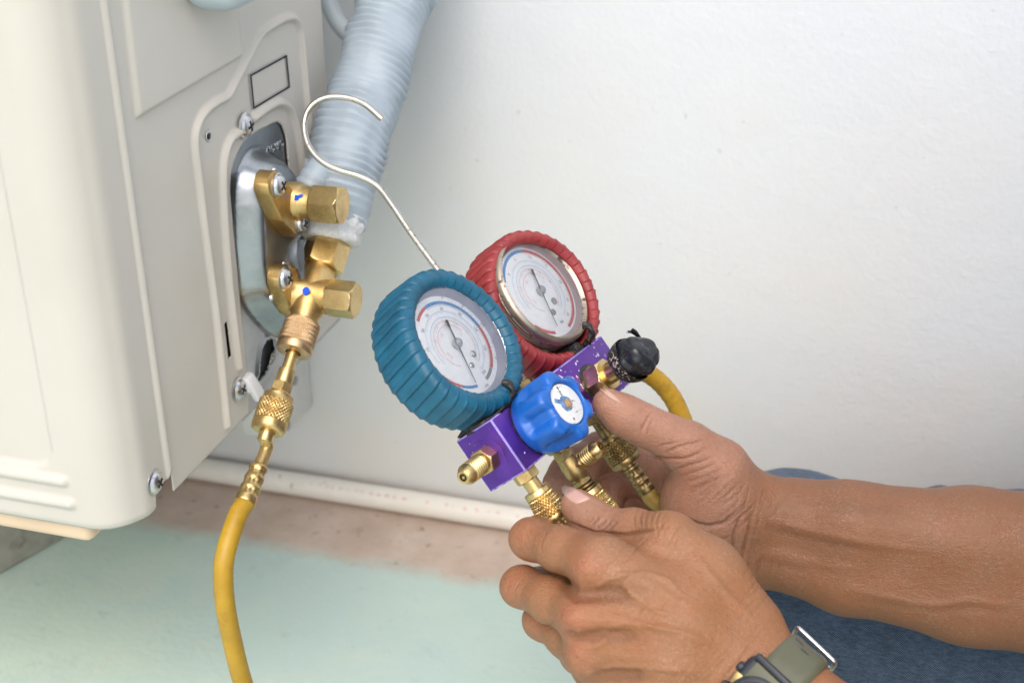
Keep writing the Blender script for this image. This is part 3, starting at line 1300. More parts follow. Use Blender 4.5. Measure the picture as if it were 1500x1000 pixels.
# ---- lagged pipe rising from the flare nut, wrapped in grey vinyl tape
lag = thing('lagged_pipe', 'thick pale grey tape-wrapped pipe rising from the flare nut to the wall', 'pipe', ct - AX2 * .06)
cl = np.array([at_x(490, 333, XT - .001), at_x(493, 300, XT), at_x(511, 209, XT), at_x(538, 131, XT + .001), at_x(577, 0, XT + .002)])
top = cl[-1] + (cl[-1] - cl[-2]) * .45
top2 = top + np.array([0, .004, .16])
cl = spline(list(cl) + [top, top2, top2 + np.array([0, .002, .5])], 60)
seglen = np.linalg.norm(np.diff(cl, axis=0), axis=1)
acc = np.concatenate([[0], np.cumsum(seglen)])
tt = np.arange(0, acc[-1], .0009)
cl = np.stack([np.interp(tt, acc, cl[:, k]) for k in range(3)], 1)
Rl = np.interp(tt, [0, .02, .06, .15, .3, 1], [.0212, .0228, .0235, .0242, .0255, .026])


def wrap(th, z, r):
    ph = z * 1000 / 5.2 + th / (2 * math.pi)
    saw = (ph % 1)
    n = np.array([mnoise.noise(Vector((math.cos(t) * 1.4, math.sin(t) * 1.4, z * 38))) for t in th])
    n2 = np.array([mnoise.noise(Vector((math.cos(t) * 3.2 + 7, math.sin(t) * 3.2, z * 120))) for t in th])
    amp = .0032 * np.clip(.75 + 1.3 * n, .12, 1.5)
    return r + amp * (np.clip(saw * 1.25, 0, 1) - np.clip((saw - .8) * 5, 0, 1)) + .0005 * n2 + .0007 * n


mb = MB()
mb.tube(cl, Rl, 84, rmod=wrap)
mb.obj('tape_wrap', M['vinyl'], lag, angle=180)
# ragged white foam end above the flare nut
q0 = ct - AX2 * .0425


def rag(th, h, r):
    n = np.array([mnoise.noise(Vector((math.cos(t) * 3, math.sin(t) * 3, h * 240))) for t in th])
    return r + .0018 * n


d_up = unit(np.array(cl[12]) - q0)
mb = MB()
mb.rev(q0, d_up, [(-.0015, .012), (-.002, .0165), (-.0005, .0185), (.0025, .0200), (.0050, .0192), (.0075, .0212), (.0095, .0204), (.012, .0214), (.014, .0205), (.016, .0215), (.017, .018)], 96, rag)
mb.obj('foam_end', M['insul'], lag, angle=180)
# folded flap of tape and the thin pipe in its sleeve beside the upper valve
mb = MB()
A = [at_x(447, 232, XT - .020), at_x(470, 243, XT - .010), at_x(492, 262, XT - .004)]
B = [at_x(440, 255, XT - .020), at_x(462, 262, XT - .009), at_x(482, 270, XT - .006)]
A, B = spline(A, 6), spline(B, 6)
mb.grid(np.stack([A, (A + B) / 2 + np.array([.002, -.002, 0]), B], 1))
fl = mb.obj('tape_flap', M['vinyl'], lag, angle=180)
fl.modifiers.new('thickness', 'SOLIDIFY').thickness = .0006
mb = MB()
mb.tube(spline([at_x(449, 300, XP + .006), at_x(453, 276, XP + .008), at_x(468, 252, XP + .012), at_x(497, 230, XT - .004)], 10), .0100, 32,
        rmod=lambda th, z, r: r + .0006 * np.sin(z * 1500) + 0 * th)
mb.obj('pipe_sleeve', M['vinyl'], lag, angle=180)
# dark grey scrap of tape hanging behind the valve stem
mb = MB()
S = spline([at_x(436, 342, XP + .010), at_x(424, 358, XP + .011), at_x(421, 378, XP + .012), at_x(428, 392, XP + .013)], 6)
T_ = spline([at_x(441, 344, XP + .010), at_x(436, 356, XP + .017), at_x(436, 376, XP + .019), at_x(440, 398, XP + .017)], 6)
mb.grid(np.stack([S, (S + T_) / 2 + np.array([.003, -.001, .001]), T_], 1))
S2 = spline([at_x(436, 352, XP + .014), at_x(432, 372, XP + .017), at_x(443, 408, XP + .016)], 6)
T2 = spline([at_x(445, 352, XP + .018), at_x(446, 380, XP + .020), at_x(446, 409, XP + .018)], 6)
mb.grid(np.stack([S2, (S2 + T2) / 2 + np.array([-.003, -.001, .0]), T2], 1))
fl = mb.obj('loose_tape', M['flap'], lag, angle=180)
fl.modifiers.new('thickness', 'SOLIDIFY').thickness = .0007

# grey cable joining the lagged pipe
mb = MB()
cp = spline([at_y(452, -120, .955), at_y(466, -50, .950), at_y(479, -4, .945), at_y(490, 24, .942), at_y(503, 43, .938), at_y(522, 60, .934)], 12)
mb.tube(cp, .0066, 24)
tag(mb.obj('power_cable', M['grey_pl'], angle=180), 'smooth grey cable bending into the side of the lagged pipe', 'cable')
# ------------------------------------------------------------------ hose ends
def ferrule(mb, P0, P1, r0, r1, n=64):
    """crimped sleeve with rows of pressed windows"""
    P0, P1 = np.array(P0), np.array(P1)
    L = np.linalg.norm(P1 - P0)
    rows = [(0, r0 * .86), (L * .02, r0 * .95)]
    for z in np.linspace(.04, .97, 46):
        rows.append((L * z, r0 + (r1 - r0) * z))
    rows.append((L, r1 * .95))

    def rm(th, h, r):
        z = h / L
        out = np.full(n, r)
        for c in (.22, .50, .74):
            band = 1 - np.clip(abs(z - c) / .085, 0, 1) ** 4
            win = np.clip(1.25 - np.abs(((th * 8 / (2 * math.pi) + .3 * (c > .4)) % 1) - .5) * 3.1, 0, 1)
            out = out - r0 * .13 * band * (1 if False else .35 + .65 * win)
        for c in (.09, .36, .62):
            out = out + r0 * .05 * np.exp(-((z - c) / .045) ** 2)
        return out
    mb.rev(P0, P1 - P0, rows, n, rm)


def hose_tube(mb, P, r):
    def rm(th, z, r):
        return r + .00012 * np.sin(z * 2 * math.pi / .0019 + th)
    mb.tube(P, r, 40, rmod=rm)


def resample(P, step):
    s = np.concatenate([[0], np.cumsum(np.linalg.norm(np.diff(P, axis=0), axis=1))])
    t = np.arange(0, s[-1], step)
    return np.stack([np.interp(t, s, P[:, k]) for k in range(3)], 1)


# ------------------------------------------------------------------ charging hose on the lower service valve
A2 = AX2
h1 = thing('charging_hose', 'yellow charging hose hanging from the lower brass service valve', 'hose', ct + A2 * .02)
mb = MB()
R = .0118
mb.rev(ct + A2 * .0195, A2, [(0, .0093), (.0004, R * .93), (.0012, R * .985), (.0020, R * .985)], 72)
knurl(mb, ct + A2 * .0214, A2, R, .0150, 46, .0005, cap=(False, False))
mb.rev(ct + A2 * .0363, A2, [(0, R * .96), (.0004, R * .93), (.0010, R * .93), (.0014, R * 1.0), (.0040, R * 1.0), (.0056, R * .93), (.0062, R * .80), (.0062, .0052), (.0050, .0048)], 72, cap=(True, False))
mb.obj('knurled_nut', M['bronze'], h1, angle=35)
mb = MB()
mb.rev(ct + A2 * .0405, A2, [(0, .0040), (.0144, .0040), (.0146, .0054), (.0240, .0055), (.0245, .0052)], 48)
hexprof(mb, ct + A2 * .0645, A2, .0122, .0066, .12)
mb.rev(ct + A2 * .0708, A2, [(0, .0064), (.0006, .0066), (.0022, .0066), (.0026, .0058)], 48)
mb.obj('adapter', M['brass_hose'], h1, angle=32)
mb = MB()
R = .0111
b0 = .0730
mb.rev(ct + A2 * b0, A2, [(0, .0065), (0, R * .80), (.0006, R * .88), (.0046, R * .88), (.0054, R * .93)], 64)
knurl(mb, ct + A2 * (b0 + .0052), A2, R, .0130, 26, .0009, cap=(False, False))
mb.rev(ct + A2 * (b0 + .0180), A2, [(0, R * .93), (.0006, R * 1.0), (.0036, R * 1.0), (.0062, R * .94), (.0072, R * .84), (.0072, .0050), (.0062, .0046)], 64, cap=(True, False))
mb.obj('knurled_nut', M['brass_hose'], h1, angle=35)
pb = ct + A2 * .0960
f0, f1 = at_x(380, 681, XT), at_x(358.5, 736, XT)
mb = MB()
mb.tube(spline([pb, pb + A2 * .006, at_x(391, 655, XT), f0 + (f1 - f0) * .06], 10), .0040, 28)
mb.rev(pb + A2 * .0020, A2, [(0, .0046), (.0062, .0046), (.0070, .0041)], 32)
mb.obj('bent_tube', M['brass_hose'], h1)
mb = MB()
ferrule(mb, f0, f1, .0055, .0066)
mb.obj('crimped_ferrule', M['brass_hose'], h1, angle=50)
mb = MB()
hp = [f1 + (f0 - f1) * .12, f1 - (f0 - f1) * .06, at_x(347.5, 756, XT), at_x(331, 807, XT), at_x(327, 845, XT), at_x(331, 892, XT + .001), at_x(342, 946, XT + .002), at_x(356, 1000, XT + .004),
      at_x(382, 1075, XT + .01), at_x(430, 1150, XT + .02)]
tail = [np.array(hp[-1]) + np.array([.045, .0, -.012]), np.array([-.20, .62, .0085]), np.array([-.08, .60, .0085]), np.array([.05, .62, .0085]), np.array([.20, .60, .0085])]
hp = resample(spline(hp + tail, 24), .0012)
hp[:, 2] = np.maximum(hp[:, 2], .0085)
hose_tube(mb, hp, .0060)
mb.obj('hose', M['hose'], h1, angle=180)

# ------------------------------------------------------------------ gauge manifold, in its own axes:
# x along the bar, y away from the gauge faces, z up the gauges
Uc = unit(np.array([-.567, -.824, 0]))
Lc = np.array([.525, -.328, .787])
Lc = unit(Lc - Uc * (Lc @ Uc))
Nc = -np.cross(Uc, Lc)
Nc = Nc if Nc[2] < 0 else -Nc
Bc = np.array([-.0117, .0417, .75])
Oc = Bc + Lc * .0635 - Nc * .015 - Uc * .017
ow = CAM + CM.T @ Oc
lx_, ny_, uz_ = CM.T @ Lc, CM.T @ -Nc, CM.T @ Uc
MF = Matrix(((lx_[0], ny_[0], uz_[0], ow[0]), (lx_[1], ny_[1], uz_[1], ow[1]), (lx_[2], ny_[2], uz_[2], ow[2]), (0, 0, 0, 1)))
MFn = np.array(MF)


def mloc(x, y, z):
    return MFn[:3, :3] @ np.array([x, y, z]) + MFn[:3, 3]


man = thing('gauge_manifold', 'purple manifold bar with blue and red pressure gauges held in two hands', 'pressure gauge', mw=MF)


def mobj(name, mb, m, parent=None, **kw):
    return mb.obj(name, m, parent or man, mw=MF, **kw)


mb = MB()
mb.box((.0015, 0, 0), (.065, .015, .017), b=.0009, seg=2)
bar = mobj('manifold_bar', mb, [M['purple'], M['worn']], angle=30)
for p in bar.data.polygons:
    if max(abs(c) for c in p.normal) < .995:
        p.material_index = 1

FY = -.016     # front of the gauge bezels


def annular(mb, c, r0, r1, a0, a1, y, n=None):
    n = n or max(2, int(abs(a1 - a0) / 3))
    a = np.radians(np.linspace(a0, a1, n + 1))
    G = np.array([[(c[0] + r * math.cos(t), y, c[1] + r * math.sin(t)) for r in (r0, r1)] for t in a])
    mb.grid(G)


def ticks(mb, c, r0, r1, a0, a1, n, y, w, major=None, r2=None):
    for k in range(n + 1):
        t = math.radians(a0 + (a1 - a0) * k / n)
        rr1 = r2 if (major and k % major == 0) else r1
        d = np.array([math.cos(t), math.sin(t)])
        p = np.array([-d[1], d[0]]) * w * (1.6 if (major and k % major == 0) else 1)
        q = [np.array(c) + d * r0 - p, np.array(c) + d * r0 + p, np.array(c) + d * rr1 + p, np.array(c) + d * rr1 - p]
        mb.poly([(a[0], y, a[1]) for a in q])


def text_mesh(body, size, bold=0.0):
    cu = bpy.data.curves.new('t', 'FONT')
    cu.body = body
    cu.size = size
    cu.align_x = 'CENTER'
    cu.align_y = 'CENTER'
    cu.offset = bold
    cu.resolution_u = 2
    to = bpy.data.objects.new('t', cu)
    COL.objects.link(to)
    bpy.context.view_layer.update()
    me = bpy.data.meshes.new_from_object(to.evaluated_get(bpy.context.evaluated_depsgraph_get()))
    V = np.array([v.co[:] for v in me.vertices]).reshape(-1, 3)
    F = [list(p.vertices) for p in me.polygons]
    bpy.data.objects.remove(to)
    bpy.data.meshes.remove(me)
    return V, F


def put_text(mb, body, size, c, y, rot=0.0):
    V, F = text_mesh(body, size)
    if len(V) == 0:
        return
    ca, sa = math.cos(rot), math.sin(rot)
    P = np.stack([c[0] + V[:, 0] * ca - V[:, 1] * sa, np.full(len(V), y), c[1] + V[:, 0] * sa + V[:, 1] * ca], 1)
    mb.faces(P, [f for f in F])


def gauge(label, c, yf, boot_m, boot, arcs, nums_out, nums_in, needle_deg, tail_deg, dirty, depth=.0075, inner='inner_b'):
    g_ = None
    # rubber boot or bare can first: the child that carries the others
    yd = yf + depth
    # metal can and bezel
    mb = MB()
    bm_m = M['bezel'] if dirty else M['bezel_clean']
    o = np.array([c[0], 0, c[1]])
    ay = np.array([0, 1., 0])
    prof = [(yf + .0016, .0322), (yf + .0006, .0328), (yf - .0006, .0340), (yf + .0002, .0356), (yf + .0018, .0364), (yf + .0042, .0366),
            (yf + .0050, .0358), (yf + .0058, .0362), (yf + .0062, .0354)]
    for k in range(7):
        prof += [(yf + .0070 + k * .0011, .0359 if k % 2 else .0353)]
    prof += [(yf + .016, .0352), (yf + .030, .0350), (yf + .034, .033), (yf + .035, .010)]
    mb.rev(o, ay, prof, 128, cap=(False, True), hint=(1, 0, 0))
    g_ = mobj('gauge', mb, bm_m, angle=40, label=label)
    mb = MB()
    mb.rev(o, ay, [(yd + .0003, .0300), (yd - .0004, .0304), (yf + .0028, .0318), (yf + .0014, .0324)], 96, cap=(False, False), hint=(1, 0, 0))
    mobj('inner_ring', mb, M[inner], g_)
    # rubber boot
    mb = MB()
    n = 38 * 22
    NR = boot['ribs']
    pf = boot['prof']        # (y, r, rib height)
    th = np.linspace(boot['a0'], boot['a1'], n, endpoint=False) if boot['full'] else np.linspace(boot['a0'], boot['a1'], n)
    G = np.zeros((len(pf), n, 3))
    for i, (y, r, h) in enumerate(pf):
        ph = (th * NR / (2 * math.pi) + (y - yf) * boot['skew']) % 1
        saw = .25 + .75 * np.clip(ph * 1.15, 0, 1) - np.clip((ph - .86) / .07, 0, 1) + .28 * np.exp(-((ph - .80) / .07) ** 2)
        wob = np.array([mnoise.noise(Vector((math.cos(t) * 2, math.sin(t) * 2, y * 60 + c[0] * 50))) for t in th])
        rr = r + h * (saw - .4) + .0005 * wob * (1 if h else .3)
        tilt = boot['tilt'](th) if boot.get('tilt') else 0
        G[i, :, 0] = c[0] + boot['dx'] + rr * np.cos(th)
        G[i, :, 1] = y + tilt
        G[i, :, 2] = c[1] + boot['dz'] + rr * np.sin(th)
    mb.grid(G, False, boot['full'], flip=False)
    if not boot['full']:
        pass
    b_ = mobj('rubber_boot', mb, boot_m, g_, angle=50)
    sm = b_.modifiers.new('thickness', 'SOLIDIFY')
    sm.thickness = .0012
    sm.offset = 1
    # dial and print
    mb = MB()
    a = np.linspace(0, 2 * math.pi, 96, endpoint=False)
    mb.poly([(c[0] + .0312 * math.cos(t), yd, c[1] + .0312 * math.sin(t)) for t in a])
    mobj('dial', mb, M['dial'], g_, smooth=False)
    y1 = yd - .0003
    for (mn, r0, r1, a0, a1) in arcs:
        mb = MB()
        annular(mb, c, r0, r1, a0, a1, y1)
        mobj('scale_band', mb, M[mn], g_, smooth=False)
    for (mn, r0, r1, a0, a1, n, w, mj, r2) in boot['ticks']:
        mb = MB()
        ticks(mb, c, r0, r1, a0, a1, n, y1 - .0001, w, mj, r2)
        mobj('scale_ticks', mb, M[mn], g_, smooth=False)
    mb = MB()
    for s, r, a, sz in nums_out:
        t = math.radians(a)
        put_text(mb, s, sz, (c[0] + r * math.cos(t), c[1] + r * math.sin(t)), y1 - .0001, t - math.pi / 2)
    mobj('numerals', mb, M['pgrey'], g_, smooth=False)
    mb = MB()
    for s, r, a, sz in nums_in:
        t = math.radians(a)
        put_text(mb, s, sz, (c[0] + r * math.cos(t), c[1] + r * math.sin(t)), y1 - .0001, t - math.pi / 2)
    mobj('inner_numerals', mb, M['plred'], g_, smooth=False)
    # screws seen through the dial and the small printed square
    for (dx, dz, r, mm) in boot['holes']:
        mb = MB()
        mb.rev((c[0] + dx, yd, c[1] + dz), (0, -1, 0), [(0, r), (.0006, r), (.0009, r * .8)], 20)
        mobj('dial_screw', mb, M[mm], g_)
    # needle
    mb = MB()
    tr = math.radians(needle_deg)
    d = np.array([math.cos(tr), math.sin(tr)])
    p = np.array([-d[1], d[0]])
    yn = yd - .0022

    def nd(L, w):
        return [(c[0] + d[0] * L + p[0] * s * w, c[1] + d[1] * L + p[1] * s * w) for s in (1, -1)]
    out = [nd(.0245, .00014), nd(.010, .00024), nd(0, .00042), nd(-.0095, .0004), nd(-.0102, .0007), nd(-.0140, .0010), nd(-.0145, .0005)]
    Gn = np.array([[[(q[0], yn + dy, q[1]) for q in pr] for pr in out] for dy in (0,)])[0]
    mb.grid(Gn)
    mb.grid(Gn + np.array([0, .0003, 0]), flip=True)
    nb = mobj('needle', mb, M['needle'], g_, smooth=False)
    mb = MB()
    mb.rev((c[0], yd - .0001, c[1]), (0, -1, 0), [(0, .0016), (.0014, .0016), (.0014, .0029), (.0032, .0028), (.0040, .0022), (.0041, .0012), (.0044, .0011), (.0046, .0006)], 28)
    mobj('needle_hub', mb, M['chrome'], g_)
    # domed glass
    mb = MB()
    rings = []
    for r in np.linspace(.0001, .0318, 14):
        yy = yf + .0012 - .0017 * (1 - (r / .0318) ** 2)
        rings.append([(c[0] + r * math.cos(t), yy, c[1] + r * math.sin(t)) for t in np.linspace(0, 2 * math.pi, 96, endpoint=False)])
    mb.grid(np.array(rings), False, True)
    mobj('glass', mb, M['glass'], g_, angle=180)
    return g_


def roll(yf, r_in, r_out, yb, n=9):
    """cross-section of a boot: rolled lip at the front, ribbed side, rounded back"""
    pf = []
    rc = (r_in + r_out) / 2
    rr = (r_out - r_in) / 2
    for k in range(n + 1):
        t = math.pi * k / n
        pf.append((yf + .0022 - .0042 * math.sin(t), rc - rr * math.cos(t), .0015 * math.sin(t / 2) ** 1.0))
    for y in np.linspace(yf + .004, yb - .006, 14):
        pf.append((y, r_out + .0002, .0017))
    for k in range(1, 8):
        t = math.pi / 2 * k / 7
        pf.append((yb - .006 + .006 * math.sin(t), r_out - .006 + .006 * math.cos(t), .0017 * math.cos(t)))
    pf.append((yb, r_out * .6, 0))
    pf.append((yb, r_out * .25, 0))
    return pf


cb = (-.0455, .0610)
cr = (.0480, .0602)
boot_b = dict(ribs=38, skew=-22, full=True, a0=0, a1=2 * math.pi, dx=0, dz=0, prof=roll(FY, .0334, .0416, FY + .0285),
              ticks=[('pblue', .0252, .0238, 96, 4, 46, .00007, None, None), ('pred', .0252, .0238, 0, -56, 26, .00007, None, None),
                     ('pgrey', .0270, .0283, 124, -56, 36, .00006, 6, .0288), ('plblue', .0168, .0160, 150, -60, 60, .00006, 10, .0150), ('pred', .0252, .0240, -130, -210, 24, .00006, None, None)],
              holes=[(.0082, -.0098, .0020, 'bezel_clean'), (.0018, -.0145, .0017, 'bezel_clean')])
boot_b['ticks'] += [('plblue', .0205, .0196, 190, -70, 90, .00006, 10, .0190), ('plred', .0148, .0142, 190, -60, 70, .00006, 10, .0136), ('plred', .0112, .0107, 190, -60, 50, .00005, 10, .0103)]
arc_b = [('plblue', .0206, .0208, 190, -70), ('plred', .0149, .0151, 190, -60), ('pred', .0252, .0270, 124, 98), ('pblue', .0252, .0270, 98, 3.5), ('pred', .0252, .0270, 3.5, -56), ('pgrey', .0248, .0268, -57, -78),
         ('pblue', .0250, .0266, -99, -125), ('pred', .0250, .0264, -125, -152), ('plblue', .0170, .0173, 200, -60), ('plred', .0120, .0123, 190, 20), ('pred', .0132, .0134, -120, -165)]
nb_o = [('0', .0295, 62, .0030), ('5', .0295, 33, .0030), ('10', .0296, 3, .0030), ('15', .0296, -20, .0026), ('20', .0296, -40, .0026), ('30', .0222, 105, .0028), ('60', .0222, 70, .0026), ('80', .0222, 35, .0026), ('100', .0222, 3, .0024),
        ('120', .0222, -28, .0024), ('30', .0222, 135, .0028), ('20', .0222, 165, .0026), ('PSI', .0222, -72, .0028), ('bar', .0285, -86, .0026)]
nb_i = [('-40', .0140, 150, .0018), ('-20', .0140, 110, .0018), ('0', .0140, 75, .0018), ('20', .0140, 40, .0018), ('R22', .0095, 120, .0018), ('R134a', .0095, 200, .0018), ('°C', .0092, 20, .0020)]
gauge('blue pressure gauge in a ribbed teal rubber boot', cb, FY, M['teal'], boot_b, arc_b, nb_o, nb_i, -104, 76, False, .0070)

FYR = -.0135
a_gap = math.radians(-97)
pr_ = roll(FYR + .0050, .0362, .0418, FYR + .0305)
boot_r = dict(ribs=38, skew=-30, full=False, a0=a_gap + math.radians(15), a1=a_gap + 2 * math.pi - math.radians(3), dx=-.0006, dz=-.0046, prof=pr_,
              tilt=lambda th: -.0062 * np.cos(th - math.radians(25)) - .0012,
              ticks=[('pred', .0268, .0256, 66, -80, 58, .00007, None, None), ('pgrey', .0290, .0300, 140, -80, 44, .00006, 8, .0305), ('plblue', .0175, .0166, 190, -60, 60, .00006, 10, .0158), ('pred', .0268, .0256, -112, -215, 30, .00006, None, None)],
              holes=[(.0072, -.0098, .0023, 'pgrey'), (.0000, -.0150, .0021, 'pgrey')])
boot_r['ticks'] += [('plblue', .0212, .0203, 190, -70, 90, .00006, 10, .0197), ('plred', .0155, .0149, 190, -60, 70, .00006, 10, .0143), ('plred', .0116, .0111, 190, -60, 50, .00005, 10, .0107)]
arc_r = [('plblue', .0213, .0215, 190, -70), ('plred', .0156, .0158, 190, -60), ('pblue', .0268, .0288, 146, 70), ('pred', .0268, .0288, 70, -80), ('pred', .0268, .0287, -111, -146), ('plblue', .0178, .0181, 200, -60), ('plred', .0125, .0128, 190, 20), ('pred', .0135, .0137, -120, -170)]
nr_o = [('5', .0238, 95, .0028), ('10', .0238, 60, .0028), ('15', .0238, 28, .0028), ('20', .0238, -5, .0028), ('25', .0238, -35, .0028), ('30', .0238, -62, .0028), ('0', .0238, 130, .0028), ('350', .0312, 18, .0026), ('500', .0312, -24, .0026),
        ('200', .0312, 60, .0026), ('PSI', .0225, -86, .0030)]
nr_i = [('0', .0148, 150, .0018), ('20', .0148, 110, .0018), ('40', .0148, 75, .0018), ('60', .0148, 40, .0018), ('80', .0148, 5, .0018), ('R22', .0100, 120, .0018), ('R12', .0100, 200, .0018), ('°C', .0095, 20, .0020)]
gauge('red pressure gauge in a torn red rubber boot', cr, FYR, M['red'], boot_r, arc_r, nr_o, nr_i, -107, 73, True, .0052, 'inner_r')

# stems and lumps of black sealant under the gauges
for (x, s, wd) in ((cb[0], 1.0, 1.25), (cr[0], .9, .9)):
    mb = MB()

    def lump(th, h, r, x=x):
        n = np.array([mnoise.noise(Vector((math.cos(t) * 1.6 + x * 300, math.sin(t) * 1.6, h * 230))) + .5 * mnoise.noise(Vector((math.cos(t) * 4, math.sin(t) * 4 + x * 90, h * 600))) for t in th])
        return np.maximum(r * (1 + .30 * n), .001)
    mb.rev((x, .001, .0155), (0, 0, 1), [(z, r) for z, r in zip(np.linspace(0, .0085, 14), .0115 * wd * np.sin(np.linspace(1.2, 2.7, 14)) + .0025)], 64, lump)
    mb.tube(spline([(x + .004, FY + .004, .0175), (x + .0045, FY - .0025, .0205), (x + .0055, FY - .0046, .0255), (x + .005, FY - .0015, .0285)], 8), [.0021] * 25, 12,
            rmod=lambda th, z, r: r * (1 + .25 * np.sin(z * 900 + th * 2)))
    mobj('sealant_lump', mb, M['sealant'], angle=180)
# hook base fitting with a bit of spring wire
mb = MB()
hb = (-.0060, 0, .0168)
hexprof(mb, hb, (0, 0, 1), .0120, .0058, .12, 72)
mb.rev((hb[0], hb[1], hb[2] + .0055), (0, 0, 1), [(0, .0040), (.003, .0038), (.0036, .0020)], 24)
mobj('hook_base', mb, M['brass_dark'], angle=30)
mb = MB()
for dx in (-.0022, -.0006, .0010):
    mb.tube([(hb[0] + dx * 1.8, -.004, hb[2] + .004), (hb[0] + dx, -.003, hb[2] + .017), (hb[0] - .001 + dx * .5, -.001, hb[2] + .03)], .00035, 8)
mobj('spring_wire', mb, M['steel'])
# hook, bent from steel wire
hk = [(770, 572, .8045), (722, 505, .8045), (645, 400, .8045), (606, 347, .804), (575, 301, .803), (557, 277, .802), (540, 264.5, .802), (521, 256.5, .802), (500, 250.5, .802), (480, 242, .801), (463, 229, .800), (451, 211, .799), (446, 190, .798),
      (447.5, 172, .798), (455, 157, .798), (468, 147, .798), (484, 142.5, .799), (502, 142.5, .800), (520, 146.5, .801), (535, 153.5, .802), (547, 163, .802), (559.5, 174.5, .802)]
hk = [at(*p) for p in hk]
mb = MB()
mb.tube(spline(hk, 10), .0018, 20)
hook_ = mb.obj('hook', M['steel'], man, angle=40)

# blue hand wheel on the front of the bar
KX = -.0335


def lobes(depth):
    def rm(th, h, r):
        return r * (1 - depth * (.5 + .5 * np.cos(th * 6 + .4)) ** 1.6)
    return rm


mb = MB()
o = np.array([KX, -.0150, 0])
kp = [(.0010, .0165), (.0012, .0190), (.0020, .0196), (.0060, .0200)]
mb.rev(o, (0, -1, 0), kp, 120, hint=(1, 0, 0), cap=(True, False))


def klobe(th, h, r):
    k = min(1.0, max(0.0, (h - .0062) / .0045))
    base = .5 + .5 * np.cos(th * 6 + .5)
    return r * (1 - .20 * k * np.clip(base * 1.5 - .25, 0, 1) ** 1.2)


rows = [(.0060, .0200)] + [(h, .0202 + .0008 * (h - .006) / .02) for h in np.linspace(.0066, .0225, 18)]
for t in np.linspace(0, math.pi / 2, 9)[1:]:
    rows.append((.0225 + .0048 * math.sin(t), .0210 - .0048 * (1 - math.cos(t))))
rows += [(.0275, .0150), (.0274, .0136), (.0268, .0128)]


def klobe2(th, h, r):
    f = klobe(th, h, r)
    k = np.clip((r - .0128) / .004, 0, 1)
    return f * k + r * (1 - k)


mb.rev(o, (0, -1, 0), rows, 180, klobe2, hint=(1, 0, 0), cap=(False, False))
mb.rev(o, (0, -1, 0), [(.0268, .0128), (.0250, .0124)], 120, hint=(1, 0, 0), cap=(False, False))
kn = mobj('hand_wheel', mb, M['blue'], angle=50, label='blue six-lobed hand wheel with a worn white disc')
M['wdisc'] = speckled('worn white disc', (.66, .67, .66), .5, 0, (.05, .06, .07), 330, .63, .05, .1, .7, .05, clump=90)
mb = MB()
mb.rev(o, (0, -1, 0), [(.0252, .0121), (.0257, .0119), (.0258, .0116)], 72, cap=(False, True))
mobj('wheel_disc', mb, M['wdisc'], kn)
mb = MB()
q0 = o + np.array([-.0008, -.0259, .0006])
pts = []
for k in range(40):
    t = k * 2 * math.pi / 40
    r = .0046 + .0009 * mnoise.noise(Vector((math.cos(t) * 2, math.sin(t) * 2, 3)))
    if 2.35 < t < 2.75:
        r = .0085
    pts.append((q0[0] + r * math.cos(t), q0[1], q0[2] + r * math.sin(t)))
mb.poly(pts)
mobj('disc_print', mb, simple('worn blue print', (.10, .22, .42), .6, 0, .5, 300), kn, smooth=False)
mb = MB()
mb.rev(o + np.array([.0002, -.0257, -.0002]), (0, -1, 0), [(0, .0031), (.0012, .0029), (.0014, .0022)], 6)
mb.rev(o + np.array([.0002, -.0269, -.0002]), (0, -1, 0), [(0, .0022), (.0004, .0014)], 12)
mobj('spindle_nut', mb, simple('tarnished screw', (.55, .36, .22), .45, .8, .4, 400), kn, angle=30)
mb = MB()
mb.rev(o, (0, -1, 0), [(-.0005, .0186), (.0003, .0186), (.0012, .0172)], 72,
       lambda th, h, r: r + .0012 * np.array([mnoise.noise(Vector((math.cos(t) * 5, math.sin(t) * 5, 1))) for t in th]))
mobj('grime_ring', mb, M['sealant'], kn)

# right-hand valve: brass gland nut and a stem wrapped in black tape
vx, vz = .0330, -.0030
mb = MB()
hexprof(mb, (vx, -.0150, vz), (0, -1, 0), .0185, .0120, .10, 96, hint=(0, 0, 1))
mb.rev((vx, -.0265, vz), (0, -1, 0), [(0, .0064), (.016, .0064)], 32)
mobj('gland_nut', mb, M['brass'], angle=28)
mb = MB()
mb.rev((vx, -.0150, vz), (0, -1, 0), [(-.0002, .0124), (.0004, .0116), (.0008, .0100)], 48)
mobj('grime_ring', mb, M['sealant'])


def crumple(p):
    v = Vector(p) * 70
    n = mnoise.noise(v) * .5 + .28 * mnoise.noise(v * 2.3)
    c = mnoise.voronoi(Vector(p) * 95)[0]
    return n * .0020 - c[0] * .0026


oc = np.array([vx, -.0490, vz])
na, nb = 120, 80
G = np.zeros((nb, na, 3))
for i in range(nb):
    t = math.pi * (i + .02) / (nb - .96)
    for j in range(na):
        f = 2 * math.pi * j / na
        d = np.array([math.sin(t) * math.cos(f), -math.cos(t), math.sin(t) * math.sin(f)])
        R = .0130 * (abs(d[1]) ** 3.2 + math.hypot(d[0], d[2]) ** 3.2) ** (-1 / 3.2)
        G[i, j] = oc + d * (R + crumple(d * .0146))
mb = MB()
mb.grid(G, False, True, flip=True)
tk = mobj('taped_knob', mb, M['tape'], angle=32, label='valve stem wrapped in a ball of black tape')
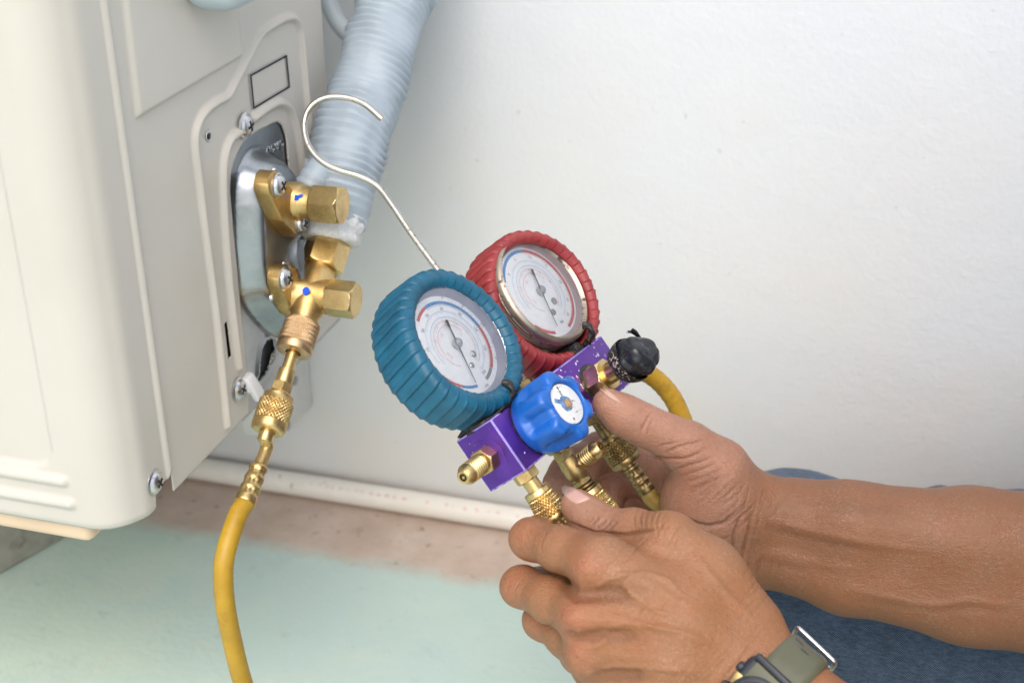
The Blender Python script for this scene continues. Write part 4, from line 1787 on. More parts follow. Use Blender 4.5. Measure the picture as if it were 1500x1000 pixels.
# dusty turn of tape round the back of the ball
mb = MB()
G = np.zeros((16, na, 3))
for i in range(16):
    t = math.pi - math.radians(38 + i * 3.1)
    for j in range(na):
        f = 2 * math.pi * j / na
        d = np.array([math.sin(t) * math.cos(f), -math.cos(t), math.sin(t) * math.sin(f)])
        R = .0130 * (abs(d[1]) ** 3.2 + math.hypot(d[0], d[2]) ** 3.2) ** (-1 / 3.2)
        G[i, j] = oc + d * (R + crumple(d * .0146) * .5 + .0011)
mb.grid(G, False, True, flip=True)
mobj('tape_turn', mb, M['dusty_tape'], tk, angle=35)
mb = MB()
for (f, t, l) in ((1.1, 1.35, .005), (.8, 1.45, .007)):
    d = np.array([math.sin(t) * math.cos(f), -math.cos(t), math.sin(t) * math.sin(f)])
    e = unit(np.cross(d, (0, 1, .2)))
    b0 = oc + d * .0142
    Gs = np.array([[b0 + e * u + d * (.0018 * math.sin(3 * u / l + f) * s + .0004) + np.array([0, -1, 0]) * s * .0025 for s in (0, .5, 1)] for u in np.linspace(-l, l, 7)])
    mb.grid(Gs)
fl = mobj('tape_end', mb, M['tape'], tk, angle=180)
fl.modifiers.new('thickness', 'SOLIDIFY').thickness = .0004


# flare fittings
def thread(mb, o, ax, r, L, pitch=.0015, n=40, depth=.0009):
    k = int(L / pitch)
    prof = [(0, r - depth)]
    for i in range(k):
        z = i * pitch
        prof += [(z + pitch * .25, r - depth), (z + pitch * .5, r), (z + pitch * .72, r)]
    prof += [(k * pitch + pitch * .2, r - depth)]
    mb.rev(o, ax, prof, n, cap=(False, False))
    return k * pitch + pitch * .2


def flare(o, ax, parent, m, L=.012, r=.0056, hexaf=.0135, hexL=.0075, core=True, mw=MF, name='flare_fitting', pitch=.0016):
    o, ax = np.array(o, float), unit(ax)
    mb = MB()
    if hexL:
        hexprof(mb, o, ax, hexaf, hexL, .10, 72, hint=(0, 0, 1))
    z = hexL
    mb.rev(o + ax * (z - .0004), ax, [(0, r * .84), (.0018, r * .84)], 32)
    z += .0010
    z += thread(mb, o + ax * z, ax, r, L, pitch)
    mb.rev(o + ax * z, ax, [(0, r * .90), (.0004, r * .98), (.0018, r * .98), (.0052, r * .66), (.0056, r * .58), (.0056, r * .38), (.0036, r * .36)], 36, cap=(True, True))
    f = mb.obj(name, m, parent, mw=mw, angle=35)
    if core:
        mb = MB()
        mb.rev(o + ax * (z + .0034), ax, [(0, r * .35), (.0003, r * .34)], 20)
        hb_ = mb.obj('port_hole', M['black'], f, mw=mw)
        mb = MB()
        mb.rev(o + ax * (z + .0036), ax, [(0, r * .16), (.0018, r * .15), (.0020, r * .08)], 14)
        mb.obj('core_pin', M['brass'], f, mw=mw)
    return f


flare((-.0635, .0015, .0000), (-1, 0, 0), man, M['brass_hose'], L=.0130, r=.0060, pitch=.0019)
mb = MB()
mb.rev((-.0634, .0015, 0), (-1, 0, 0), [(0, .0112), (.0004, .0105)], 40, lambda th, h, r: r + .0016 * np.array([mnoise.noise(Vector((math.cos(t) * 2, math.sin(t) * 2, 5))) for t in th]))
mobj('grime_ring', mb, M['purple'])

PX = (-.0480, -.0105, .0350)
DN = np.array([0, 0, -1.])
for x in (PX[0], PX[2]):
    mb = MB()
    hexprof(mb, (x, 0, -.0168), DN, .0128, .0068, .10, 72, hint=(1, .5, 0))
    mb.rev((x, 0, -.0235), DN, [(0, .0047), (.012, .0047)], 32)
    mobj('hose_port', mb, M['brass_hose'] if x < 0 else M['brass_dark'], angle=30)
# tee on the middle port with its own flare branch
mb = MB()
x = PX[1]
mb.rev((x, 0, -.0168), DN, [(0, .0074), (.0035, .0078), (.0050, .0070), (.0056, .0052), (.0064, .0052)], 40)
hexprof(mb, (x, 0, -.0230), DN, .0105, .0052, .10, 72)
mb.rev((x, 0, -.0280), DN, [(0, .0056), (.004, .0062), (.009, .0062), (.013, .0056), (.0142, .0050), (.0150, .0050)], 40)
hexprof(mb, (x, 0, -.0426), DN, .0110, .0030, .10, 72)
mb.rev((x, 0, -.0455), DN, [(0, .0050), (.0008, .0066), (.0018, .0066), (.0022, .0052), (.0030, .0066), (.0040, .0066), (.0044, .005)], 40)
tee = mobj('tee_fitting', mb, M['brass_dark'], angle=35)
flare((x + .002, -.004, -.0345), unit((.10, -1, .10)), tee, M['brass_hose'], L=.0095, r=.0055, hexaf=.0098, hexL=.0040, name='flare_branch')


# hoses on the bottom of the bar, each with its knurled nut
def mhose(label, x, z0, path, taper, m_n, nk=24, rnut=.0096, lk=.0130):
    t = thing('charging_hose', label, 'hose', mloc(x, 0, z0), group='charging hoses on the manifold')
    mb = MB()
    mb.rev((x, 0, z0), DN, [(0, .0050), (0, rnut * .76), (.0006, rnut * .80), (.0032, rnut * .82), (.0036, rnut * .78)], 64)
    knurl(mb, np.array([x, 0, z0 - .0034]), DN, rnut, lk, nk, .0011, prof=(lambda z: rnut * (.80 + .20 * z / lk)) if taper else None, cap=(False, False))
    mb.rev((x, 0, z0 - .0033 - lk), DN, [(0, rnut * .95), (.0004, rnut * .97), (.0030, rnut * .97), (.0040, rnut * .90), (.0043, .0050)], 64, cap=(False, False))
    mb.obj('knurled_nut', m_n, t, mw=MF, angle=35)
    mb = MB()
    mb.rev((x, 0, z0 - .0062 - lk), DN, [(0, .0046), (.0040, .0046)], 28)
    e0, e1 = (x, 0, z0 - .0090 - lk), (x, 0, z0 - .0280 - lk)
    ferrule(mb, e0, e1, .0050, .0056)
    mb.obj('crimped_ferrule', m_n, t, mw=MF, angle=50)
    mb = MB()
    P = [mloc(x, 0, z0 - .0262 - lk), mloc(x, 0, z0 - .034 - lk)] + [np.array(p) for p in path]
    hose_tube(mb, resample(spline(P, 16), .0014), .0051)
    mb.obj('hose', M['hose'] if x < 0 else M['hose_dirty'], t, angle=180)
    return t


mhose('yellow hose on the left port, its knurled nut pinched by the watch hand', PX[0], -.0300, [mloc(PX[0] + .002, .004, -.097), at(950, 985, .785), at(985, 1090, .82), at(1000, 1210, .90), (-.05, .45, .009), (-.02, .2, .009)], True, M['brass_hose'])
mhose('yellow hose under the middle tee fitting, behind the thumb of the watch hand', PX[1], -.0500, [mloc(PX[1] + .003, .006, -.115), at(1000, 960, .82), at(1040, 1080, .85), at(1060, 1210, .90), (.02, .45, .009), (.05, .2, .009)], True, M['brass_hose'])
mhose('yellow hose with a dirty nut on the right port, under the bare hand\'s thumb', PX[2], -.0345, [mloc(PX[2] + .004, -.002, -.096), at(985, 790, .842), at(1010, 880, .845), at(1050, 1000, .86), at(1090, 1150, .89), (.10, .45, .009), (.12, .2, .009)], False, M['brass_dark'], rnut=.0100)
# a fourth hose leaves the far end of the bar, behind the taped knob
t = thing('charging_hose', 'yellow hose curving down behind the black taped knob', 'hose', mloc(.0665, 0, 0), group='charging hoses on the manifold')
mb = MB()
hexprof(mb, (.0660, 0, 0), (1, 0, 0), .0135, .0075, .10, 72)
mb.obj('end_fitting', M['brass_dark'], t, mw=MF, angle=30)
e0, e1 = at(938, 543, .868), at(953, 549, .872)
mb = MB()
q0 = mloc(.072, 0, 0)
hp = [q0, (np.array(q0) + at(940, 543, .868)) / 2, at(940, 543, .868), at(962, 556, .872), at(982, 578, .876), at(996, 605, .879), at(1008, 640, .880), at(1015, 690, .880), at(1012, 760, .885), at(1000, 830, .92), (-.02, .86, .06), (.03, .87, .009), (.3, .88, .009)]
hose_tube(mb, resample(spline(hp, 14), .0014), .0060)
mb.obj('hose', M['hose'], t, angle=180)
# ------------------------------------------------------------------ the person: hands and forearms as one skin surface
def sd_seg(P, a, b, ra, rb):
    ba = b - a
    L = ba @ ba + 1e-12
    h = np.clip(((P - a) @ ba) / L, 0, 1)
    q = P - a - h[:, None] * ba
    return np.sqrt((q * q).sum(1)) - (ra + (rb - ra) * h)


def smin(a, b, k):
    h = np.maximum(k - np.abs(a - b), 0) / k
    return np.minimum(a, b) - h * h * k * .25


def chain(P, pts, k):
    d = None
    for (a, ra), (b, rb) in zip(pts[:-1], pts[1:]):
        s = sd_seg(P, a, b, ra, rb)
        d = s if d is None else smin(d, s, k)
    return d


def J(px, py, d, r):
    return (at(px, py, d), r * .001)


class Limb:
    def __init__(s):
        s.body = []        # chains, joined with a wide blend
        s.kb = .012
        s.fingers = []     # (chain, inner k, join k)
        s.extra = []       # (centre, radius) soft lumps joined to the body

    def eval(s, P):
        P = P.astype(np.float32)
        d = None
        for ch in s.body:
            c = chain(P, ch, .010)
            d = c if d is None else smin(d, c, s.kb)
        for c, r, k in s.extra:
            q = np.sqrt(((P - c) ** 2).sum(1)) - r
            d = smin(d, q, k)
        out = d
        for ch, ki, kj in s.fingers:
            f = chain(P, ch, ki)
            out = smin(out, smin(f, d, kj), .0016)
        return out

    def bounds(s):
        A = [p for ch in s.body for p, r in ch] + [p for ch, _, _ in s.fingers for p, r in ch]
        R = max([r for ch in s.body for p, r in ch])
        A = np.array(A)
        return A.min(0) - R - .01, A.max(0) + R + .01


def polygonise(fn, lo, hi, h=.0009, m=8):
    H = h * m
    n = np.ceil((hi - lo) / H).astype(int) + 1
    ax = [lo[k] + (np.arange(n[k]) + .5) * H for k in range(3)]
    G = np.stack(np.meshgrid(*ax, indexing='ij'), -1)
    dc = fn(G.reshape(-1, 3)).reshape(n)
    act = np.abs(dc) < H * 1.25
    D = np.repeat(np.repeat(np.repeat(np.sign(dc), m, 0), m, 1), m, 2).astype(np.float32)
    idx = np.argwhere(act)
    loc_ = np.stack(np.meshgrid(*[np.arange(m)] * 3, indexing='ij'), -1).reshape(-1, 3)
    for c0 in range(0, len(idx), 600):
        b = idx[c0:c0 + 600]
        I = (b[:, None, :] * m + loc_[None]).reshape(-1, 3)
        P = lo + (I + .5) * h
        D[I[:, 0], I[:, 1], I[:, 2]] = fn(P)
    S = D < 0
    N = np.array(D.shape)
    base = np.zeros(N - 1, np.uint8)
    for dx in (0, 1):
        for dy in (0, 1):
            for dz in (0, 1):
                base += S[dx:N[0] - 1 + dx, dy:N[1] - 1 + dy, dz:N[2] - 1 + dz]
    mix = (base > 0) & (base < 8)
    cells = np.argwhere(mix)
    vid = np.full(N - 1, -1, np.int64)
    vid[mix] = np.arange(len(cells))
    acc = np.zeros((len(cells), 3))
    cnt = np.zeros(len(cells))
    corners = [(0, 0, 0), (1, 0, 0), (0, 1, 0), (1, 1, 0), (0, 0, 1), (1, 0, 1), (0, 1, 1), (1, 1, 1)]
    for a in range(8):
        for b in range(a + 1, 8):
            ca, cb_ = np.array(corners[a]), np.array(corners[b])
            if np.abs(ca - cb_).sum() != 1:
                continue
            ia, ib = cells + ca, cells + cb_
            da, db = D[ia[:, 0], ia[:, 1], ia[:, 2]], D[ib[:, 0], ib[:, 1], ib[:, 2]]
            x = (da < 0) != (db < 0)
            t = np.where(x, da / (da - db + 1e-12), 0)
            acc[x] += (ca + t[:, None] * (cb_ - ca))[x]
            cnt[x] += 1
    V = lo + (cells + acc / cnt[:, None] + .5) * h
    Q = []
    for axx in range(3):
        o1, o2 = [(1, 2), (2, 0), (0, 1)][axx]
        e = np.zeros(3, int)
        e[axx] = 1
        s0 = S[tuple(slice(0, N[k] - e[k]) for k in range(3))]
        s1 = S[tuple(slice(e[k], N[k]) for k in range(3))]
        ed = np.argwhere(s0 != s1)
        ed = ed[(ed[:, o1] > 0) & (ed[:, o2] > 0) & (ed[:, o1] < N[o1] - 1) & (ed[:, o2] < N[o2] - 1)]
        u1, u2 = np.zeros(3, int), np.zeros(3, int)
        u1[o1] = 1
        u2[o2] = 1
        g = lambda c: vid[c[:, 0], c[:, 1], c[:, 2]]
        q = np.stack([g(ed - u1 - u2), g(ed - u2), g(ed), g(ed - u1)], 1)
        fl = ~s0[ed[:, 0], ed[:, 1], ed[:, 2]]
        q[fl] = q[fl][:, ::-1]
        Q.append(q[(q >= 0).all(1)])
    return V, np.concatenate(Q)


def grad(fn, P, e=.0006):
    g = np.stack([fn(P + np.eye(3)[k] * e) - fn(P - np.eye(3)[k] * e) for k in range(3)], 1) / (2 * e)
    return g / (np.linalg.norm(g, axis=1)[:, None] + 1e-9)


def strokes(V, Nn, S, front):
    """sculpting strokes seen from where the photograph was taken: amplitude in mm along the normal"""
    px, py, dp = proj(V)
    disp = np.zeros(len(V))
    for pts, wpx, amp in S:
        pts = np.asarray(pts, float)
        lo, hi = pts.min(0) - wpx * 3, pts.max(0) + wpx * 3
        mk = front & (px > lo[0]) & (px < hi[0]) & (py > lo[1]) & (py < hi[1])
        if not mk.any():
            continue
        if len(pts) == 1:
            d = np.hypot(px[mk] - pts[0, 0], py[mk] - pts[0, 1])
            e = 1.0
        else:
            d = seg_dist(px[mk], py[mk], pts)
            # fade towards the ends of a stroke
            L = np.hypot(*(pts[-1] - pts[0])) + 1e-6
            de = np.minimum(np.hypot(px[mk] - pts[0, 0], py[mk] - pts[0, 1]), np.hypot(px[mk] - pts[-1, 0], py[mk] - pts[-1, 1]))
            e = np.clip(de / (L * .22), .15, 1)
        disp[mk] += amp * .001 * np.exp(-(d / wpx) ** 2) * e
    return disp


# ---- the hand in front: a left hand, back towards the camera, thumb and forefinger on the left-hand nut
LH = Limb()
LH.kb = .011
LH.body = [
    [J(1122, 984, .700, 19), J(1300, 1148, .672, 27), J(1560, 1385, .64, 36)],
    [J(1076, 1026, .704, 19), J(1240, 1190, .678, 28), J(1500, 1440, .645, 36)],
    [J(1095, 968, .703, 19.5), J(1000, 890, .701, 17), J(882, 826, .702, 13.2)],
    [J(1085, 985, .701, 19), J(985, 935, .697, 17), J(860, 902, .700, 13.2)],
    [J(1070, 1010, .702, 18.5), J(970, 975, .699, 16), J(868, 958, .705, 12.2)],
    [J(1060, 1035, .706, 17), J(970, 1020, .706, 14), J(895, 1008, .714, 11)],
    [J(1100, 915, .708, 15), J(1040, 840, .712, 15), J(980, 793, .716, 13.5)],
]
LH.extra = [(at(1010, 860, .722), .017, .012), (at(930, 840, .722), .010, .012)]
LH.fingers = [
    ([J(880, 826, .703, 13.0), J(822, 803, .722, 11.2), J(778, 789, .742, 10.6), J(792, 782, .770, 9.6), J(832, 775, .789, 8.6), J(850, 772, .793, 7.8)], .006, .009),
    ([J(858, 902, .702, 12.8), J(806, 878, .722, 10.8), J(764, 858, .745, 10.4), J(790, 858, .774, 9.6), J(838, 845, .790, 8.6), J(858, 838, .792, 8.0)], .006, .009),
    ([J(866, 958, .706, 12.0), J(830, 932, .726, 10.4), J(796, 907, .747, 9.9), J(822, 912, .775, 9.2), J(866, 900, .790, 8.4), J(885, 892, .792, 7.8)], .006, .009),
    ([J(893, 1006, .714, 10.8), J(868, 980, .734, 9.2), J(848, 958, .752, 8.8), J(872, 962, .776, 8.2), J(908, 950, .790, 7.4)], .006, .008),
    ([J(982, 793, .716, 13.2), J(930, 781, .731, 11.6), J(888, 776, .743, 11.0), J(862, 757, .751, 10.4), J(845, 740, .756, 9.3)], .006, .010),
]
# ---- the hand behind: a right hand, palm towards the camera, thumb on the bar
RH = Limb()
RH.kb = .013
RH.body = [
    [J(1098, 742, .826, 18.5), J(1250, 768, .812, 23), J(1420, 792, .805, 28.5), J(1640, 815, .80, 35)],
    [J(1100, 803, .830, 18.0), J(1240, 838, .818, 22), J(1420, 868, .81, 28), J(1640, 884, .80, 35)],
    [J(1086, 748, .828, 20), J(1040, 728, .828, 22), J(985, 702, .866, 12)],
    [J(1088, 772, .834, 19), J(1040, 752, .846, 17), J(985, 735, .874, 12)],
    [J(1092, 792, .838, 18), J(1050, 790, .852, 16), J(996, 775, .880, 12)],
    [J(1096, 812, .838, 17), J(1060, 822, .850, 16), J(1010, 812, .882, 11)],
    [J(1084, 742, .822, 17), J(1046, 692, .812, 18.5), J(1008, 657, .806, 14)],
]
RH.extra = [(at(1035, 742, .822), .024, .012)]
RH.fingers = [
    ([J(990, 700, .872, 12.5), J(935, 668, .884, 13.0), J(880, 662, .884, 12.8), J(850, 681, .872, 12.2), J(830, 694, .864, 10.8), J(816, 708, .858, 9.6)], .005, .009),
    ([J(988, 732, .878, 12.5), J(945, 706, .892, 12.6), J(897, 707, .889, 12.6), J(884, 742, .876, 10.4), J(884, 768, .866, 9.2)], .005, .009),
    ([J(998, 775, .880, 11.4), J(950, 748, .894, 12.0), J(920, 752, .890, 11.5), J(916, 776, .872, 9.0), J(918, 796, .864, 8.4)], .005, .009),
    ([J(1012, 812, .882, 10.6), J(968, 800, .892, 9.2), J(946, 802, .888, 8.8), J(940, 824, .876, 8.2)], .005, .009),
    ([J(1008, 657, .806, 13.8), J(968, 634, .8015, 11.4), J(938, 620, .799, 11.2), J(912, 606, .7955, 10.7), J(891, 591, .793, 9.2)], .006, .011),
]


def arcs_(cx, cy, dx, dy, n, gap, ln, bend, w_, amp):
    """n short creases across a joint; (dx, dy) runs along the finger"""
    L = math.hypot(dx, dy)
    ux, uy = dx / L, dy / L
    out = []
    for i in range(n):
        s = (i - (n - 1) / 2) * gap
        r = random.uniform(.7, 1.1)
        pts = []
        for t in (-1, -.5, 0, .5, 1):
            b = bend * (1 - t * t) + random.uniform(-.7, .7)
            pts.append((cx + ux * (s + b) - uy * t * ln * r / 2, cy + uy * (s + b) + ux * t * ln * r / 2))
        out.append((pts, w_, amp * random.uniform(.6, 1.15)))
    return out


SL = []
# thumb joint creases, and the fold between thumb and forefinger
SL += [([(866, 769), (878, 757)], 1.7, -.55), ([(872, 776), (889, 760)], 1.7, -.65), ([(881, 780), (897, 762)], 1.7, -.55), ([(890, 780), (905, 763)], 1.6, -.45), ([(861, 766), (871, 757)], 1.5, -.35)]
SL += [([(823, 761), (846, 771), (869, 779), (914, 783), (954, 775), (975, 768)], 2.6, -1.0)]
SL += arcs_(958, 762, 1, .15, 7, 8, 34, -5, 1.7, -.38) + arcs_(985, 782, .8, .5, 5, 8, 36, -4, 1.8, -.30)
# knuckles: raised joints, valleys between them, tendons
SL += [([(858, 832)], 22, 1.5), ([(836, 908)], 20, 1.5), ([(842, 956)], 18, 1.3), ([(777, 788)], 15, .7), ([(755, 862)], 15, .7), ([(792, 912)], 13, .6), ([(975, 775)], 20, .9)]
SL += [([(930, 872), (890, 868), (845, 872), (822, 846)], 11, -1.5), ([(940, 930), (890, 928), (845, 934), (812, 905)], 10, -1.3), ([(950, 985), (895, 984), (860, 985)], 10, -1.2)]
SL += [([(868, 830), (940, 852), (1040, 905)], 9, .75), ([(850, 903), (930, 908), (1050, 950)], 9, .65), ([(860, 957), (950, 966), (1050, 990)], 9, .55)]
# veins
SL += [([(862, 868), (890, 848), (915, 840), (950, 840), (980, 850), (1005, 876)], 4.5, .75), ([(905, 842), (925, 870), (960, 895), (1000, 905)], 4.2, .5),
       ([(888, 920), (915, 914), (950, 916), (1000, 925), (1060, 950)], 5, .8), ([(858, 985), (900, 976), (960, 978), (1010, 985)], 5, .8), ([(890, 920), (884, 940), (865, 952)], 4, .5),
       ([(1010, 800), (1040, 840), (1075, 880), (1105, 905)], 6, .6)]
SL += arcs_(786, 788, 1, .25, 7, 4.2, 34, -3, 1.25, -.34) + arcs_(758, 861, 1, .35, 6, 4.4, 34, -3, 1.25, -.32) + arcs_(800, 912, 1, .5, 5, 4.2, 26, -2, 1.3, -.28)
SL += arcs_(836, 908, .9, .45, 6, 5, 30, -3, 1.4, -.24) + arcs_(856, 832, 1, .3, 6, 5, 34, -3, 1.4, -.20) + arcs_(846, 956, .9, .45, 6, 4.6, 28, -3, 1.4, -.30)
for i in range(46):          # fine drawn lines across the back of the hand
    x, y = random.uniform(900, 1120), random.uniform(800, 995)
    a = math.radians(random.gauss(128, 9))
    l = random.uniform(16, 46)
    SL.append(([(x - math.cos(a) * l, y - math.sin(a) * l), (x + random.uniform(-2, 2), y), (x + math.cos(a) * l, y + math.sin(a) * l)], 1.5, -random.uniform(.08, .20)))
SR = []
SR += [([(937, 635), (943, 623), (949, 612), (955, 604)], 1.8, -.50), ([(923, 646), (932, 648), (942, 650)], 1.7, -.35), ([(946, 642), (951, 626), (958, 610)], 1.7, -.30)]
SR += [([(941, 665), (958, 670), (972, 673), (1003, 672), (1022, 664), (1033, 657)], 1.9, -.75), ([(970, 666), (990, 656), (1007, 650), (1033, 644)], 1.8, -.65), ([(962, 655), (978, 651), (996, 647)], 1.7, -.45),
       ([(981, 690), (1011, 681), (1030, 675), (1046, 668)], 1.8, -.5), ([(994, 698), (1027, 688), (1053, 676)], 1.8, -.4), ([(998, 708), (1030, 699), (1058, 686)], 1.8, -.32), ([(1000, 718), (1036, 709), (1064, 694)], 1.8, -.28)]
SR += [([(1070, 826), (1072, 806), (1074, 786), (1080, 768), (1087, 752)], 2.2, -.85), ([(1083, 832), (1088, 806), (1096, 778), (1101, 745)], 2.0, -.65), ([(1092, 838), (1098, 812), (1106, 786)], 1.9, -.35),
       ([(1003, 758), (1020, 767), (1038, 771), (1062, 766), (1078, 750)], 3.0, -1.1), ([(1046, 790), (1060, 788), (1072, 784)], 1.6, -.4)]
for i in range(26):          # lines running round the ball of the thumb
    t = random.random()
    x0, y0 = 1000 + 70 * t, 700 + 45 * t + random.uniform(-12, 26)
    SR.append(([(x0, y0 + 16), (x0 + 14, y0 + 6), (x0 + 30, y0 - 8), (x0 + 40, y0 - 22)], 1.6, -random.uniform(.10, .28)))
SR += [([(1112, 757), (1150, 768), (1196, 779), (1280, 797), (1360, 806)], 7, .55), ([(1112, 768), (1150, 779), (1200, 792), (1290, 808)], 7, -.40), ([(1095, 808), (1140, 812), (1200, 826), (1280, 838)], 8, .4), ([(1098, 820), (1140, 826), (1190, 838)], 7, -.28),
       ([(1240, 862), (1287, 872), (1340, 884), (1378, 886), (1420, 879), (1500, 889)], 6, .55), ([(1240, 870), (1290, 881), (1378, 895), (1424, 888), (1500, 898)], 6, -.25), ([(1150, 728), (1250, 742), (1350, 752)], 12, -.25)]
for i in range(30):          # skin gathered at the wrist
    x, y = random.uniform(1084, 1150), random.uniform(722, 842)
    SR.append(([(x - 3, y + 14), (x, y), (x + 5, y - 14)], 1.6, -random.uniform(.10, .26)))
SR += arcs_(870, 662, .9, .2, 3, 9, 40, 2, 1.8, -.3)


def build_limb(L, S, voxel):
    lo, hi = L.bounds()
    V, Q = polygonise(L.eval, lo, hi, voxel)
    for it in range(2):
        g = grad(L.eval, V)
        V = V - g * L.eval(V)[:, None] * .9
    g = grad(L.eval, V)
    vd = V - CAM
    vd /= np.linalg.norm(vd, axis=1)[:, None]
    front = (g * vd).sum(1) < .12
    # slow unevenness of flesh, then the strokes
    nz = vnoise(V, 45, 1) + .5 * vnoise(V, 110, 2)
    st = strokes(V, g, S, front)
    V2 = V + g * (nz * .00030 + 1.45 * st)[:, None]
    return V2, Q, g, st


VL, QL, gL, nL = build_limb(LH, SL, .00072)
VR, QR, gR, nR = build_limb(RH, SR, .00082)


# colour of the skin: tanned outside, pinker on the palm, ruddy joints
def lerp(a, b, t):
    return a + (b - a) * t[:, None]


def near(V, pts, r):
    d = np.min([np.linalg.norm(V - p, axis=1) for p in pts], 0)
    return np.exp(-(d / r) ** 2)


TAN = np.array([.205, .094, .044])
DORS = np.array([.292, .140, .066])
PALM = np.array([.310, .158, .102])
RUD = np.array([.365, .142, .075])
cL = np.tile(DORS, (len(VL), 1))
cL = lerp(cL, RUD, .75 * near(VL, [at(858, 832, .69), at(836, 908, .69), at(842, 956, .69), at(778, 788, .735), at(758, 862, .735), at(797, 908, .74), at(800, 850, .74)], .010))
cL = lerp(cL, np.array([.40, .225, .160]), .8 * near(VL, [p for p, r in LH.fingers[4][0][2:]], .018))
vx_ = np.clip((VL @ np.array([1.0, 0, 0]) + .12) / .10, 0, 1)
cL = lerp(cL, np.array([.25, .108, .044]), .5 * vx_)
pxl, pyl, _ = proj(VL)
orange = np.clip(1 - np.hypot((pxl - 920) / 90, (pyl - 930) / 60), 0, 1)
cL = lerp(cL, np.array([.29, .112, .036]), .55 * orange)  # more orange low on the back of the hand
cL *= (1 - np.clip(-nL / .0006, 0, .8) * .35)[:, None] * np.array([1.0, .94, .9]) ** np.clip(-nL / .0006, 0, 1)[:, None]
cR = np.tile(TAN, (len(VR), 1))
pal = near(VR, [p for ch in RH.body[2:] for p, r in ch[1:]] + [p for ch, a, b in RH.fingers for p, r in ch] + [at(1035, 742, .80)], .040)
wr = at(1090, 780, .82)
ax_ = unit(at(1250, 805, .81) - wr)
k_ = 1 - sstep(-.012, .014, (VR - wr) @ ax_)
cR = lerp(cR, PALM, k_)
cR = lerp(cR, np.array([.40, .215, .150]), k_ * .8 * near(VR, [p for p, r in RH.fingers[4][0][2:]], .02))
cR = lerp(cR, np.array([.19, .085, .045]), (1 - k_) * .5 * np.clip((VR[:, 0] - .06) / .12, 0, 1))  # a little darker towards the elbow

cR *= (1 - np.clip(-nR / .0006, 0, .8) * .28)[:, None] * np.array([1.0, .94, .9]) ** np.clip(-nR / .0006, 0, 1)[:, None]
person = thing('person', 'person kneeling in blue jeans, holding the gauge manifold in both hands', 'person', (.10, .75, 0))


# fingernails laid on the skin
def nail(L, outline, d0, parent, m, lift=.00035, edge=.0002):
    out = np.array(outline, float)
    n = len(out)
    sm = []
    for i in range(n):                       # round the outline
        a, b = out[i], out[(i + 1) % n]
        sm += [a, (a + b) / 2]
    out = np.array(sm)
    ctr = out.mean(0)
    pts = [ctr]
    for s in (.35, .7, .9, 1.0):
        pts += [ctr + (p - ctr) * s for p in out]
    pts = np.array(pts)
    P = np.array([at(x, y, d0) for x, y in pts])
    dirs = np.array([unit(ray(x, y)) for x, y in pts])
    for it in range(30):
        P = P + dirs * np.clip(L.eval(P), -.004, .004)[:, None] * .8
    g = grad(L.eval, P)
    m_ = len(out)
    lev = np.concatenate([[lift * 1.5], np.repeat([lift * 1.5, lift * 1.3, lift, edge * -.5], m_)])
    P = P + g * lev[:, None]
    mb = MB()
    mb.verts(P)
    for k in range(m_):
        mb.F.append([0, 1 + k, 1 + (k + 1) % m_])
    for r in range(3):
        a = 1 + r * m_
        for k in range(m_):
            mb.F.append([a + k, a + m_ + k, a + m_ + (k + 1) % m_, a + (k + 1) % m_])
    o = mb.obj('fingernail', m, parent, angle=180)
    return o


nail(LH, [(822.5, 713), (828, 709.5), (842, 714), (853, 721), (865, 729.5), (857, 733), (844, 737.5), (836, 734), (828, 727), (823.5, 720)], .72, person, M['nail'])
nail(RH, [(873.5, 564.5), (880, 564.8), (890, 571), (900, 579), (911, 590), (904, 589), (895, 583.5), (886, 577), (878, 570.5)], .775, person, M['nail_r'])

# the rest of the figure, outside the picture: upper arms, trunk and head, and a shirt over them
EL, ER = LH.body[0][-1][0], RH.body[0][-1][0]
SLp, SRp = np.array([.40, .42, .46]), np.array([.42, .80, .48])
TO = Limb()
TO.kb = .06
TO.body = [[(EL, .038), (SLp, .052)], [(ER, .040), (SRp, .052)],
           [(SLp, .075), (SRp, .075)], [(np.array([.44, .53, .46]), .11), (np.array([.62, .55, .20]), .12)], [(np.array([.44, .70, .47]), .11), (np.array([.62, .72, .20]), .12)],
           [(np.array([.40, .61, .52]), .055), (np.array([.33, .61, .62]), .055)], [(np.array([.31, .61, .66]), .080), (np.array([.27, .61, .63]), .070)]]
SH = Limb()
SH.kb = .06
SH.body = [[(EL + (SLp - EL) * .42, .062), (SLp, .070)], [(ER + (SRp - ER) * .42, .062), (SRp, .070)], [(SLp, .086), (SRp, .086)],
           [(np.array([.44, .53, .45]), .124), (np.array([.62, .55, .20]), .135)], [(np.array([.44, .70, .46]), .124), (np.array([.62, .72, .20]), .135)]]


def coarse(Lm, h):
    lo, hi = Lm.bounds()
    V, Q = polygonise(Lm.eval, lo - .02, hi + .02, h)
    for it in range(2):
        V = V - grad(Lm.eval, V) * Lm.eval(V)[:, None] * .9
    return V, Q


